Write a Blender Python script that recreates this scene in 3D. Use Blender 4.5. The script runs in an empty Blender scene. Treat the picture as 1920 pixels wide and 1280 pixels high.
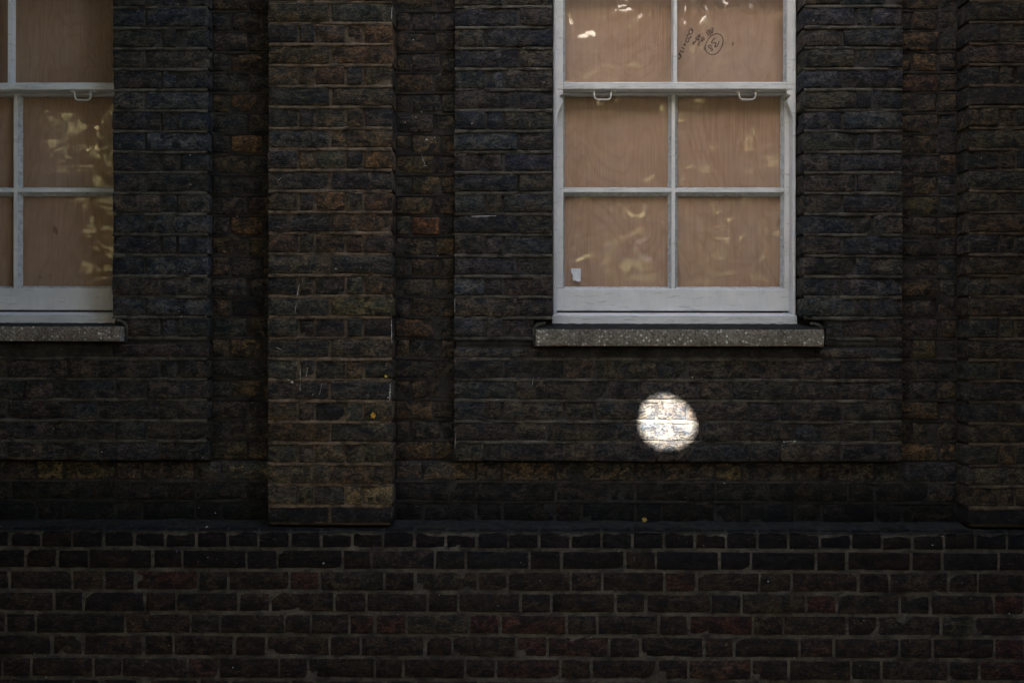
import bpy, math, random
import numpy as np
from mathutils import Vector, Matrix, noise as mnoise

random.seed(11)
R = math.radians
scene = bpy.context.scene
COL = scene.collection

# ------------------------------------------------------------------ camera
CAM = Vector((0.0, -4.0, 1.6))
FPX = 2016.0                                    # focal length in photo pixels (1920 wide)
YAW, ROLL = R(0.55), 0.0015
cam_d = bpy.data.cameras.new('camera'); cam = bpy.data.objects.new('camera', cam_d); COL.objects.link(cam)
cam_d.sensor_width = 36.0; cam_d.lens = 36.0 * FPX / 1920.0
cam_d.clip_start = 0.05; cam_d.clip_end = 600
CAM_R = Matrix.Rotation(YAW, 3, 'Z') @ Matrix.Rotation(R(90), 3, 'X') @ Matrix.Rotation(ROLL, 3, 'Z')
cam.matrix_world = Matrix.Translation(CAM) @ CAM_R.to_4x4()
scene.camera = cam

# ------------------------------------------------------------------ world, sun, exposure
SUN_EL, SUN_AZ = R(27.0), R(6.0)               # azimuth measured from -Y towards -X
SUN_DIR = Vector((-math.sin(SUN_AZ) * math.cos(SUN_EL), -math.cos(SUN_AZ) * math.cos(SUN_EL), math.sin(SUN_EL)))
w = bpy.data.worlds.new('World'); scene.world = w; w.use_nodes = True
nt = w.node_tree; nt.nodes.clear()
sky = nt.nodes.new('ShaderNodeTexSky'); sky.sky_type = 'NISHITA'; sky.sun_disc = False
sky.sun_elevation = SUN_EL; sky.dust_density = 2.0; sky.ozone_density = 1.0
sky.sun_rotation = math.atan2(SUN_DIR.x, SUN_DIR.y)
bg = nt.nodes.new('ShaderNodeBackground'); bg.inputs['Strength'].default_value = 0.05
wo = nt.nodes.new('ShaderNodeOutputWorld')
nt.links.new(sky.outputs[0], bg.inputs[0]); nt.links.new(bg.outputs[0], wo.inputs[0])
sun_d = bpy.data.lights.new('sun', 'SUN'); sun_d.energy = 5.0; sun_d.angle = R(0.45); sun_d.color = (1.0, 0.97, 0.93)
sun = bpy.data.objects.new('sun', sun_d); COL.objects.link(sun)
sun.rotation_euler = (-SUN_DIR).to_track_quat('-Z', 'Y').to_euler(); sun.location = (-3, -10, 9)
vs = scene.view_settings
vs.view_transform = 'Standard'; vs.look = 'None'; vs.gamma = 1.0; vs.exposure = 4.12; vs.use_curve_mapping = False
scene.render.engine = 'CYCLES'
scene.cycles.use_denoising = True
scene.cycles.max_bounces = 6; scene.cycles.diffuse_bounces = 2; scene.cycles.transparent_max_bounces = 12
scene.cycles.caustics_reflective = False; scene.cycles.caustics_refractive = False

# ------------------------------------------------------------------ helpers
def W(px, py, plane):
    """photo pixel -> point of the wall plane y = plane"""
    d = CAM_R @ Vector(((px - 960) / FPX, -(py - 640) / FPX, -1))
    t = (plane - CAM.y) / d.y
    p = CAM + d * t
    return p.x, p.z
def WX(px, plane, py=640): return W(px, py, plane)[0]
def WZ(py, plane, px=960): return W(px, py, plane)[1]

def link(o, parent=None):
    COL.objects.link(o)
    if parent is not None: o.parent = parent
    return o
def tag(o, label=None, cat=None, group=None, kind=None):
    if label: o['label'] = label
    if cat: o['category'] = cat
    if group: o['group'] = group
    if kind: o['kind'] = kind
    return o
def empty(name, loc, label=None, cat=None, group=None, parent=None):
    o = bpy.data.objects.new(name, None); o.empty_display_size = 0.1
    o.location = loc
    link(o, parent)
    return tag(o, label, cat, group)

class MB:
    """collects polygons, builds one mesh object"""
    def __init__(s): s.v = []; s.f = []; s.c = []
    def add(s, v, f, col=None):
        b = len(s.v); s.v += [tuple(p) for p in v]; s.f += [tuple(i + b for i in q) for q in f]
        s.c += (col if isinstance(col, list) else [col or (1, 1, 1, 0)] * len(v))
    def box(s, x0, x1, y0, y1, z0, z1, bev=0.0, col=None):
        if bev <= 0:
            v = [(x, y, z) for x in (x0, x1) for y in (y0, y1) for z in (z0, z1)]
            s.add(v, [(0, 1, 3, 2), (4, 6, 7, 5), (0, 4, 5, 1), (2, 3, 7, 6), (0, 2, 6, 4), (1, 5, 7, 3)], col)
            return
        # bevelled on the front (y0) edges
        b = bev
        v = [(x0 + b, y0, z0 + b), (x1 - b, y0, z0 + b), (x1 - b, y0, z1 - b), (x0 + b, y0, z1 - b),
             (x0, y0 + b, z0), (x1, y0 + b, z0), (x1, y0 + b, z1), (x0, y0 + b, z1),
             (x0, y1, z0), (x1, y1, z0), (x1, y1, z1), (x0, y1, z1)]
        f = [(0, 1, 2, 3)]
        for i in range(4):
            j = (i + 1) % 4
            f += [(4 + i, 4 + j, j, i), (8 + i, 8 + j, 4 + j, 4 + i)]
        f.append((11, 10, 9, 8))
        s.add(v, f, col)
    def prism(s, prof, axis, a0, a1, col=None):
        """profile of (p,q) extruded; axis 'x': (y,z) profile, axis 'z': (x,y) profile, axis 'y': (x,z)"""
        n = len(prof)
        def P(p, a): return {'x': (a, p[0], p[1]), 'z': (p[0], p[1], a), 'y': (p[0], a, p[1])}[axis]
        v = [P(p, a0) for p in prof] + [P(p, a1) for p in prof]
        f = [(i, (i + 1) % n, n + (i + 1) % n, n + i) for i in range(n)]
        f += [tuple(range(n))[::-1], tuple(range(n, 2 * n))]
        s.add(v, f, col)
    def tube(s, pts, rad, seg=8, col=None):
        rings = []
        pts = [Vector(p) for p in pts]
        up = Vector((0.31, 0.87, 0.39)).normalized()
        for i, p in enumerate(pts):
            a = pts[max(0, i - 1)]; b = pts[min(len(pts) - 1, i + 1)]
            t = (b - a).normalized(); n = t.cross(up).normalized(); m = t.cross(n)
            r = rad[i] if isinstance(rad, (list, tuple)) else rad
            rings.append([p + (n * math.cos(k * 2 * math.pi / seg) + m * math.sin(k * 2 * math.pi / seg)) * r for k in range(seg)])
        v = [q for rg in rings for q in rg]
        f = [(i * seg + k, i * seg + (k + 1) % seg, (i + 1) * seg + (k + 1) % seg, (i + 1) * seg + k)
             for i in range(len(pts) - 1) for k in range(seg)]
        f += [tuple(range(seg))[::-1], tuple(range((len(pts) - 1) * seg, len(pts) * seg))]
        s.add(v, f, col)
    def build(s, name, mat, parent=None, smooth=False, origin=None, attr=False, fix=True):
        me = bpy.data.meshes.new(name)
        o0 = Vector(origin) if origin is not None else Vector((0, 0, 0))
        me.from_pydata([(p[0] - o0.x, p[1] - o0.y, p[2] - o0.z) for p in s.v], [], s.f)
        if attr:
            at = me.attributes.new('bcol', 'FLOAT_COLOR', 'POINT')
            at.data.foreach_set('color', [x for c in s.c for x in c])
        if fix:
            import bmesh
            bm = bmesh.new(); bm.from_mesh(me); bmesh.ops.recalc_face_normals(bm, faces=bm.faces); bm.to_mesh(me); bm.free()
        if smooth: me.polygons.foreach_set('use_smooth', [True] * len(me.polygons))
        me.materials.append(mat)
        o = bpy.data.objects.new(name, me); link(o, parent)
        o.location = o0
        if parent is not None: o.matrix_parent_inverse = Matrix.Translation(parent.location).inverted() if parent.parent is None else (Matrix.Translation(parent.matrix_world_hint).inverted() if hasattr(parent, 'matrix_world_hint') else parent_inv(parent))
        return o
def parent_inv(p):
    m = Matrix.Identity(4); q = p
    chain = []
    while q is not None: chain.append(q); q = q.parent
    for q in reversed(chain):
        m = m @ (q.matrix_parent_inverse if q.parent else Matrix.Identity(4)) @ Matrix.Translation(q.location)
    return m.inverted()

# ------------------------------------------------------------------ materials
def new_mat(name):
    m = bpy.data.materials.new(name); m.use_nodes = True
    t = m.node_tree; t.nodes.clear()
    out = t.nodes.new('ShaderNodeOutputMaterial')
    return m, t, out
class N:
    def __init__(s, t): s.t = t
    def n(s, typ, **kw):
        x = s.t.nodes.new(typ)
        for k, v in kw.items(): setattr(x, k, v)
        return x
    def l(s, a, b): s.t.links.new(a, b)
    def noise(s, vec, scale, detail=3, rough=0.55, dist=0.0):
        x = s.n('ShaderNodeTexNoise'); x.inputs['Scale'].default_value = scale; x.inputs['Detail'].default_value = detail
        x.inputs['Roughness'].default_value = rough; x.inputs['Distortion'].default_value = dist
        s.l(vec, x.inputs['Vector']); return x.outputs['Fac']
    def mapv(s, vec, scale=(1, 1, 1), loc=(0, 0, 0)):
        x = s.n('ShaderNodeMapping'); x.inputs['Scale'].default_value = scale; x.inputs['Location'].default_value = loc
        s.l(vec, x.inputs['Vector']); return x.outputs[0]
    def ramp(s, fac, a, b, lo=0.0, hi=1.0):
        x = s.n('ShaderNodeMapRange'); x.inputs[1].default_value = a; x.inputs[2].default_value = b
        x.inputs[3].default_value = lo; x.inputs[4].default_value = hi; x.clamp = True
        s.l(fac, x.inputs[0]); return x.outputs[0]
    def math(s, op, a, b):
        x = s.n('ShaderNodeMath', operation=op)
        for i, q in enumerate((a, b)):
            if isinstance(q, (int, float)): x.inputs[i].default_value = q
            else: s.l(q, x.inputs[i])
        return x.outputs[0]
    def mix(s, fac, a, b, mode='MIX'):
        x = s.n('ShaderNodeMix', data_type='RGBA', blend_type=mode)
        for sock, q in ((x.inputs[0], fac), (x.inputs[6], a), (x.inputs[7], b)):
            if isinstance(q, (int, float)): sock.default_value = q
            elif isinstance(q, tuple): sock.default_value = q if len(q) == 4 else (*q, 1)
            else: s.l(q, sock)
        return x.outputs[2]
    def bump(s, h, strength, dist, normal=None):
        x = s.n('ShaderNodeBump'); x.inputs['Strength'].default_value = strength; x.inputs['Distance'].default_value = dist
        s.l(h, x.inputs['Height'])
        if normal is not None: s.l(normal, x.inputs['Normal'])
        return x.outputs[0]
    def bsdf(s, out, col, rough=0.9, normal=None, spec=0.3):
        p = s.n('ShaderNodeBsdfPrincipled')
        if isinstance(col, tuple): p.inputs['Base Color'].default_value = (*col[:3], 1)
        else: s.l(col, p.inputs['Base Color'])
        if isinstance(rough, (int, float)): p.inputs['Roughness'].default_value = rough
        else: s.l(rough, p.inputs['Roughness'])
        p.inputs['Specular IOR Level'].default_value = spec
        if normal is not None: s.l(normal, p.inputs['Normal'])
        if out is not None: s.l(p.outputs[0], out.inputs['Surface'])
        return p

def mat_brick():
    m, t, out = new_mat('weathered_brick'); g = N(t)
    pos = g.n('ShaderNodeNewGeometry').outputs['Position']
    at = g.n('ShaderNodeAttribute', attribute_type='GEOMETRY', attribute_name='bcol')
    col, alpha = at.outputs['Color'], at.outputs['Alpha']
    # shift the texture from brick to brick by its colour
    cb = g.n('ShaderNodeCombineXYZ'); g.l(alpha, cb.inputs[0]); g.l(alpha, cb.inputs[2])
    sh = g.n('ShaderNodeVectorMath', operation='MULTIPLY_ADD'); g.l(cb.outputs[0], sh.inputs[0]); sh.inputs[1].default_value = (17, 0, 23); g.l(pos, sh.inputs[2])
    v = sh.outputs[0]
    def ncol(vec, scale, detail, rough, dist=0.0):
        x = g.n('ShaderNodeTexNoise'); x.inputs['Scale'].default_value = scale; x.inputs['Detail'].default_value = detail
        x.inputs['Roughness'].default_value = rough; x.inputs['Distortion'].default_value = dist; g.l(vec, x.inputs['Vector'])
        sp = g.n('ShaderNodeSeparateColor'); g.l(x.outputs['Color'], sp.inputs[0]); return x.outputs['Fac'], sp.outputs[1], sp.outputs[2]
    n1, n1b, n1c = ncol(g.mapv(v, (1, 1, 1.5)), 24, 3, 0.68, 0.5)
    n2, n2b, n2c = ncol(g.mapv(pos, (0.8, 1, 1.25)), 125, 2, 0.75)
    # patches of warm clay and of blue-black skin inside one brick
    vw = g.n('ShaderNodeVectorMath', operation='MULTIPLY'); g.l(col, vw.inputs[0]); vw.inputs[1].default_value = (1.75, 1.5, 1.2)
    vc = g.n('ShaderNodeVectorMath', operation='MULTIPLY'); g.l(col, vc.inputs[0]); vc.inputs[1].default_value = (0.62, 0.70, 0.78)
    c = g.mix(g.ramp(n1b, 0.42, 0.58), vc.outputs[0], vw.outputs[0])
    f = g.math('MULTIPLY', g.ramp(n1, 0.34, 0.66, 0.45, 1.45), g.ramp(n2, 0.36, 0.66, 0.40, 1.75))
    vm = g.n('ShaderNodeVectorMath', operation='SCALE'); g.l(c, vm.inputs[0]); g.l(f, vm.inputs['Scale'])
    c = vm.outputs[0]
    # soot blotches
    c = g.mix(g.ramp(n1c, 0.54, 0.63, 0.0, 0.85), c, (0.009, 0.009, 0.010))
    # mortar smears, lime scuffs and hairline scratches
    n5, n5b, n5c = ncol(g.mapv(pos, (0.5, 1, 2.6)), 46, 3, 0.74, 1.0)
    sm = g.math('MULTIPLY', g.ramp(n5, 0.55, 0.68), alpha)
    c = g.mix(sm, c, (0.095, 0.082, 0.065))
    rid = g.math('ABSOLUTE', g.math('SUBTRACT', n5b, 0.5), 0.0)
    c = g.mix(g.math('MULTIPLY', g.ramp(rid, 0.012, 0.003), g.math('MULTIPLY', g.ramp(n1, 0.5, 0.62), 0.55)), c, (0.012, 0.012, 0.012))
    c = g.mix(g.ramp(n2b, 0.69, 0.74, 0, 0.65), c, (0.11, 0.104, 0.092))
    c = g.mix(g.math('MULTIPLY', g.ramp(n5c, 0.66, 0.72), g.ramp(n2c, 0.5, 0.6, 0, 0.7)), c, (0.22, 0.21, 0.19))
    h = g.math('ADD', g.math('MULTIPLY', n2, 0.9), g.math('ADD', g.math('MULTIPLY', n1, 1.0), g.math('MULTIPLY', n5, 0.5)))
    nb = g.bump(h, 0.8, 0.006)
    g.bsdf(out, c, g.ramp(n1, 0.3, 0.7, 0.75, 0.95), nb, 0.12)
    return m

def mat_mortar():
    m, t, out = new_mat('old_mortar'); g = N(t)
    pos = g.n('ShaderNodeNewGeometry').outputs['Position']
    at = g.n('ShaderNodeAttribute', attribute_type='GEOMETRY', attribute_name='bcol')
    n1 = g.noise(pos, 14, 4, 0.65, 0.4); n2 = g.noise(pos, 160, 4, 0.7)
    f = g.math('MULTIPLY', g.ramp(n1, 0.3, 0.7, 0.35, 1.6), g.ramp(n2, 0.3, 0.7, 0.65, 1.4))
    vm = g.n('ShaderNodeVectorMath', operation='SCALE'); g.l(at.outputs['Color'], vm.inputs[0]); g.l(f, vm.inputs['Scale'])
    n3 = g.noise(g.mapv(pos, (0.7, 1, 1.6)), 30, 4, 0.6, 0.5)
    c = g.mix(g.ramp(n3, 0.50, 0.64, 0, 0.75), vm.outputs[0], (0.022, 0.021, 0.021))
    nb = g.bump(g.math('ADD', n2, g.math('MULTIPLY', g.noise(pos, 420, 2), 0.4)), 0.9, 0.004)
    g.bsdf(out, c, 0.95, nb, 0.1)
    return m

def mat_paint(name='white_paint', base=(0.72, 0.705, 0.68), chip=0.655):
    m, t, out = new_mat(name); g = N(t)
    pos = g.n('ShaderNodeNewGeometry').outputs['Position']
    n1 = g.noise(pos, 9, 4, 0.6); n2 = g.noise(g.mapv(pos, (6, 1, 1)), 16, 4, 0.7); n3 = g.noise(pos, 240, 3, 0.6)
    c = g.mix(g.ramp(n1, 0.35, 0.7), base, (base[0] * 0.82, base[1] * 0.83, base[2] * 0.84))
    c = g.mix(g.ramp(n2, 0.55, 0.75, 0, 0.35), c, (0.42, 0.42, 0.42))
    # horizontal cracks and flaked chips down to dark wood
    cr = g.noise(g.mapv(pos, (0.5, 1, 5.5), (1.7, 0, 0.4)), 26, 5, 0.62, 0.5)
    c = g.mix(g.ramp(cr, chip, chip + 0.018), c, (0.035, 0.033, 0.035))
    c = g.mix(g.ramp(cr, chip - 0.05, chip), c, (0.45, 0.45, 0.44))
    nb = g.bump(g.math('ADD', g.math('MULTIPLY', n3, 0.5), g.math('MULTIPLY', n2, 1.2)), 0.35, 0.002)
    g.bsdf(out, c, 0.55, nb, 0.4)
    return m

def mat_putty():
    m, t, out = new_mat('old_putty'); g = N(t)
    pos = g.n('ShaderNodeNewGeometry').outputs['Position']
    n1 = g.noise(pos, 60, 4, 0.7); n2 = g.noise(pos, 300, 2)
    c = g.mix(g.ramp(n1, 0.4, 0.65), (0.52, 0.53, 0.53), (0.33, 0.33, 0.32))
    c = g.mix(g.ramp(n1, 0.66, 0.72), c, (0.08, 0.08, 0.08))
    g.bsdf(out, c, 0.8, g.bump(n1, 0.6, 0.004), 0.3)
    return m

def mat_sill():
    m, t, out = new_mat('exposed_aggregate_concrete'); g = N(t)
    pos = g.n('ShaderNodeNewGeometry').outputs['Position']
    vo = g.n('ShaderNodeTexVoronoi'); vo.inputs['Scale'].default_value = 100; g.l(pos, vo.inputs['Vector'])
    sx = g.n('ShaderNodeSeparateColor'); g.l(vo.outputs['Color'], sx.inputs[0])
    peb = g.math('MULTIPLY', g.ramp(vo.outputs['Distance'], 0.55, 0.30), 1.0)
    rnd = sx.outputs[0]
    n1 = g.noise(pos, 7, 3); n2 = g.noise(pos, 120, 4, 0.7)
    base = g.mix(g.ramp(n2, 0.3, 0.7), (0.07, 0.061, 0.048), (0.29, 0.255, 0.20))
    pc = g.mix(g.ramp(rnd, 0.62, 0.95), (0.10, 0.082, 0.06), (0.62, 0.59, 0.53))
    pc = g.mix(g.ramp(sx.outputs[1], 0.7, 0.85, 0, 0.7), pc, (0.24, 0.12, 0.07))
    c = g.mix(g.math('MULTIPLY', peb, g.ramp(rnd, 0.35, 0.5)), base, pc)
    c = g.mix(g.ramp(n1, 0.4, 0.75, 0, 0.6), c, (0.06, 0.05, 0.04))
    g.bsdf(out, c, 0.85, g.bump(g.math('ADD', peb, n2), 0.8, 0.004), 0.3)
    return m

def mat_sill_top():
    m, t, out = new_mat('sooty_cement'); g = N(t)
    pos = g.n('ShaderNodeNewGeometry').outputs['Position']
    n1 = g.noise(pos, 30, 5, 0.7); n2 = g.noise(pos, 200, 3, 0.6)
    c = g.mix(g.ramp(n1, 0.35, 0.65), (0.010, 0.011, 0.011), (0.042, 0.040, 0.036))
    n3 = g.noise(g.mapv(pos, (1, 1, 1), (4, 4, 4)), 16, 4, 0.6)
    c = g.mix(g.ramp(n3, 0.55, 0.68, 0, 0.6), c, (0.035, 0.038, 0.017))
    c = g.mix(g.ramp(n2, 0.60, 0.68, 0, 0.6), c, (0.11, 0.105, 0.095))
    g.bsdf(out, c, 0.95, g.bump(g.math('ADD', n1, n2), 0.9, 0.008), 0.08)
    return m

def mat_ply(name, tint=1.0, seed=0.0):
    m, t, out = new_mat(name); g = N(t)
    pos = g.n('ShaderNodeNewGeometry').outputs['Position']
    p = g.mapv(pos, (1, 1, 1), (seed, 0, seed * 0.7))
    # rotary-cut veneer: distorted cathedral figure + fine vertical streaks
    big = g.noise(g.mapv(p, (2.6, 1, 0.75)), 1.7, 3, 0.5, 0.6)
    wv = g.n('ShaderNodeMath', operation='SINE'); g.l(g.math('MULTIPLY', big, 95.0), wv.inputs[0])
    streak = g.noise(g.mapv(p, (60, 1, 1.3)), 4, 4, 0.65)
    c = g.mix(g.ramp(streak, 0.3, 0.7), (0.42 * tint, 0.238 * tint, 0.145 * tint), (0.54 * tint, 0.335 * tint, 0.228 * tint))
    c = g.mix(g.ramp(wv.outputs[0], 0.2, 1.0, 0, 0.30), c, (0.33 * tint, 0.16 * tint, 0.08 * tint))
    blot = g.noise(p, 3.2, 3, 0.5)
    c = g.mix(g.ramp(blot, 0.45, 0.7, 0, 0.45), c, (0.50 * tint, 0.335 * tint, 0.25 * tint))
    kn = g.noise(g.mapv(p, (1.6, 1, 0.8)), 11, 2, 0.4)
    c = g.mix(g.ramp(kn, 0.755, 0.78, 0, 0.7), c, (0.13, 0.07, 0.04))
    g.bsdf(out, c, 0.7, g.bump(streak, 0.2, 0.001), 0.25)
    return m

def mat_glass():
    m, t, out = new_mat('old_window_glass'); g = N(t)
    geo = g.n('ShaderNodeNewGeometry'); pos = geo.outputs['Position']; outer = g.math('SUBTRACT', 1.0, geo.outputs['Backfacing'])
    wv = g.noise(g.mapv(pos, (1.4, 1, 0.8)), 5.0, 2, 0.4)
    nb = g.bump(wv, 0.18, 0.006)
    fr = g.n('ShaderNodeFresnel'); fr.inputs['IOR'].default_value = 1.6; g.l(nb, fr.inputs['Normal'])
    tr = g.n('ShaderNodeBsdfTransparent'); tr.inputs[0].default_value = (0.985, 0.99, 0.985, 1)
    gl = g.n('ShaderNodeBsdfGlossy'); gl.inputs['Roughness'].default_value = 0.02; g.l(nb, gl.inputs['Normal'])
    mx = g.n('ShaderNodeMixShader'); g.l(g.math('MULTIPLY', fr.outputs[0], outer), mx.inputs[0]); g.l(tr.outputs[0], mx.inputs[1]); g.l(gl.outputs[0], mx.inputs[2])
    df = g.n('ShaderNodeBsdfDiffuse'); df.inputs[0].default_value = (0.5, 0.49, 0.46, 1)
    dust = g.math('MULTIPLY', g.ramp(g.noise(pos, 14, 5, 0.7, 0.4), 0.35, 0.75, 0.03, 0.12), outer)
    m2 = g.n('ShaderNodeMixShader'); g.l(dust, m2.inputs[0]); g.l(mx.outputs[0], m2.inputs[1]); g.l(df.outputs[0], m2.inputs[2])
    g.l(m2.outputs[0], out.inputs['Surface'])
    return m

def mat_plain(name, col, rough=0.8, nscale=20, amt=0.3, bump=0.002, spec=0.3):
    m, t, out = new_mat(name); g = N(t)
    pos = g.n('ShaderNodeNewGeometry').outputs['Position']
    n1 = g.noise(pos, nscale, 4, 0.65); n2 = g.noise(pos, nscale * 9, 3, 0.6)
    f = g.math('MULTIPLY', g.ramp(n1, 0.3, 0.7, 1 - amt, 1 + amt), g.ramp(n2, 0.3, 0.7, 1 - amt * 0.6, 1 + amt * 0.6))
    vm = g.n('ShaderNodeVectorMath', operation='SCALE'); vm.inputs[0].default_value = col; g.l(f, vm.inputs['Scale'])
    g.bsdf(out, vm.outputs[0], rough, g.bump(n2, 0.5, bump), spec)
    return m

def mat_leaf(name, col, trans):
    m, t, out = new_mat(name); g = N(t)
    pos = g.n('ShaderNodeNewGeometry').outputs['Position']
    n1 = g.noise(pos, 1.7, 3, 0.6); n2 = g.noise(pos, 11, 2)
    f = g.math('MULTIPLY', g.ramp(n1, 0.3, 0.7, 0.6, 1.4), g.ramp(n2, 0.3, 0.7, 0.7, 1.3))
    def sc(c):
        vm = g.n('ShaderNodeVectorMath', operation='SCALE'); vm.inputs[0].default_value = c; g.l(f, vm.inputs['Scale']); return vm.outputs[0]
    d = g.n('ShaderNodeBsdfDiffuse'); g.l(sc(col), d.inputs[0])
    tl = g.n('ShaderNodeBsdfTranslucent')
    n3 = g.noise(pos, 4.5, 3, 0.7)
    g.l(g.mix(g.ramp(n3, 0.58, 0.66), sc(trans), tuple(x * 4.2 for x in trans)), tl.inputs[0])  # noise patches of stronger translucency, painted in as sun glints on the leaves
    a = g.n('ShaderNodeAddShader'); g.l(d.outputs[0], a.inputs[0]); g.l(tl.outputs[0], a.inputs[1])
    g.l(a.outputs[0], out.inputs['Surface'])
    return m

def mat_far_brick(name, c1, c2, cm):
    m, t, out = new_mat(name); g = N(t)
    pos = g.n('ShaderNodeNewGeometry').outputs['Position']
    sp = g.n('ShaderNodeSeparateXYZ'); g.l(pos, sp.inputs[0])
    cb = g.n('ShaderNodeCombineXYZ'); g.l(g.math('ADD', sp.outputs[0], sp.outputs[1]), cb.inputs[0]); g.l(sp.outputs[2], cb.inputs[1])
    b = g.n('ShaderNodeTexBrick'); g.l(cb.outputs[0], b.inputs['Vector']); b.inputs['Scale'].default_value = 1.0
    b.inputs['Brick Width'].default_value = 0.225; b.inputs['Row Height'].default_value = 0.0757; b.inputs['Mortar Size'].default_value = 0.008
    b.inputs['Color1'].default_value = (*c1, 1); b.inputs['Color2'].default_value = (*c2, 1); b.inputs['Mortar'].default_value = (*cm, 1)
    n1 = g.noise(pos, 3, 4); vm = g.n('ShaderNodeVectorMath', operation='SCALE'); g.l(b.outputs[0], vm.inputs[0]); g.l(g.ramp(n1, 0.3, 0.7, 0.6, 1.4), vm.inputs['Scale'])
    g.bsdf(out, vm.outputs[0], 0.9, None, 0.2)
    return m

M_BRICK = mat_brick(); M_MORTAR = mat_mortar(); M_PAINT = mat_paint(); M_PUTTY = mat_putty(); M_PAINT2 = mat_paint('flaking_white_paint', (0.68, 0.67, 0.65), 0.605)
M_SILL = mat_sill(); M_SILLTOP = mat_sill_top(); M_GLASS = mat_glass()
M_HANDLE = mat_paint('cream_paint', (0.62, 0.58, 0.53), 0.80)
M_INK = mat_plain('marker_ink', (0.03, 0.012, 0.010), 0.6, 30, 0.2)
M_PAPER = mat_plain('torn_paper', (0.78, 0.78, 0.79), 0.8, 90, 0.12)
M_FLECK = mat_plain('lime_fleck', (0.50, 0.49, 0.45), 0.9, 200, 0.4)
M_PAVE = mat_plain('paving_stone', (0.12, 0.115, 0.105), 0.9, 6, 0.25)
M_ROAD = mat_plain('asphalt', (0.05, 0.05, 0.052), 0.9, 12, 0.3)
M_KERB = mat_plain('granite_kerb', (0.25, 0.245, 0.24), 0.8, 30, 0.25)
M_BARK = mat_plain('bark', (0.09, 0.075, 0.055), 0.95, 8, 0.5, 0.02)
M_LEAF = mat_leaf('shade_leaf', (0.050, 0.052, 0.030), (0.075, 0.068, 0.032))
M_LEAF2 = mat_leaf('far_leaf', (0.05, 0.06, 0.028), (0.09, 0.085, 0.025))
M_FARBRICK = mat_far_brick('far_brick', (0.10, 0.075, 0.05), (0.055, 0.05, 0.046), (0.12, 0.1, 0.08))
M_UPBRICK = mat_far_brick('upper_brick', (0.075, 0.06, 0.045), (0.05, 0.048, 0.046), (0.08, 0.07, 0.055))
M_RENDER = mat_plain('pale_render', (0.72, 0.70, 0.66), 0.9, 3, 0.12)
M_SLATE = mat_plain('slate', (0.06, 0.062, 0.07), 0.7, 5, 0.3)
M_DARK = mat_plain('dark_window_glass', (0.02, 0.022, 0.025), 0.15, 3, 0.2, 0.0)

# ------------------------------------------------------------------ the ground
def ground():
    b = MB(); b.box(-300, 300, -300, 300, -0.35, -0.13); tag(b.build('ground', M_ROAD), kind='structure')
    b = MB(); b.box(-40, 40, -13.0, -6.82, -0.12, -0.115); tag(b.build('road', M_ROAD), kind='structure')
    b = MB(); b.box(-40, 40, -6.65, 0.2, -0.125, -0.004); tag(b.build('pavement', M_PAVE), kind='structure')
    b = MB(); b.box(-40, 40, -23.0, -13.0, -0.125, -0.004); tag(b.build('far_pavement', M_PAVE), kind='structure')
    b = MB(); b.box(-40, 40, -6.82, -6.65, -0.125, 0.0, 0.012); tag(b.build('kerb', M_KERB), kind='structure')
ground()

# ------------------------------------------------------------------ the brick building
P_REC, P_BAY, P_PIL, P_PLI = 0.0, -0.056, -0.112, -0.130
PITCH, BED0 = 38.83, 12.5
def bedz(k): return WZ(BED0 + PITCH * k, P_BAY)          # height of upper bed joint k
ZB = {k: bedz(k) for k in range(-9, 27)}
PLI_PY = [991.0, 1029.8, 1069.6, 1110.2, 1150.3, 1191.2, 1233.0, 1274.4]
PLI_PY += [1274.4 + 41 * i for i in range(1, 6)]
ZP = [WZ(y, P_PLI) for y in PLI_PY]
Z_FILLET = WZ(977, P_REC)

building = empty('brick_building', (0, 0, 0), 'old sooty brick building front with pilasters, plinth and two boarded sash windows', 'building')

def mix(c, k): return tuple(x * k for x in c)
SOOT = (0.020, 0.020, 0.023)
PAL = {
 'bay': [(.036, .037, .040), (.034, .035, .038), (.039, .039, .040), (.042, .038, .033), (.032, .032, .034), (.046, .040, .033), (.040, .037, .034)],
 'baylow': [(.037, .034, .031), (.040, .036, .032), (.034, .033, .033), (.043, .037, .031), (.033, .033, .036), (.037, .033, .030)],
 'pil': [(.050, .043, .033), (.038, .036, .033), (.060, .046, .031), (.033, .031, .031), (.048, .040, .031), (.056, .040, .028), (.048, .046, .040), (.030, .029, .029)],
 'rec': [(.048, .040, .032), (.044, .038, .032), (.055, .043, .031), (.041, .036, .033), (.060, .045, .030), (.039, .037, .035)],
 'band0': [(.046, .040, .035), (.043, .039, .036), (.049, .041, .034)],
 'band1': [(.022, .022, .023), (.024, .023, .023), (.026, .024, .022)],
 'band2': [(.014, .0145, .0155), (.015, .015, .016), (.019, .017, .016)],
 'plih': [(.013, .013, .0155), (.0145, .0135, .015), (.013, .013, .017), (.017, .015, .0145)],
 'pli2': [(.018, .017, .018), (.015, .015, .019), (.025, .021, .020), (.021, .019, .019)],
 'pli': [(.037, .031, .028), (.040, .032, .029), (.035, .032, .029), (.043, .038, .031), (.036, .031, .029), (.052, .031, .027), (.039, .035, .031), (.033, .032, .032)],
}
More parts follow.
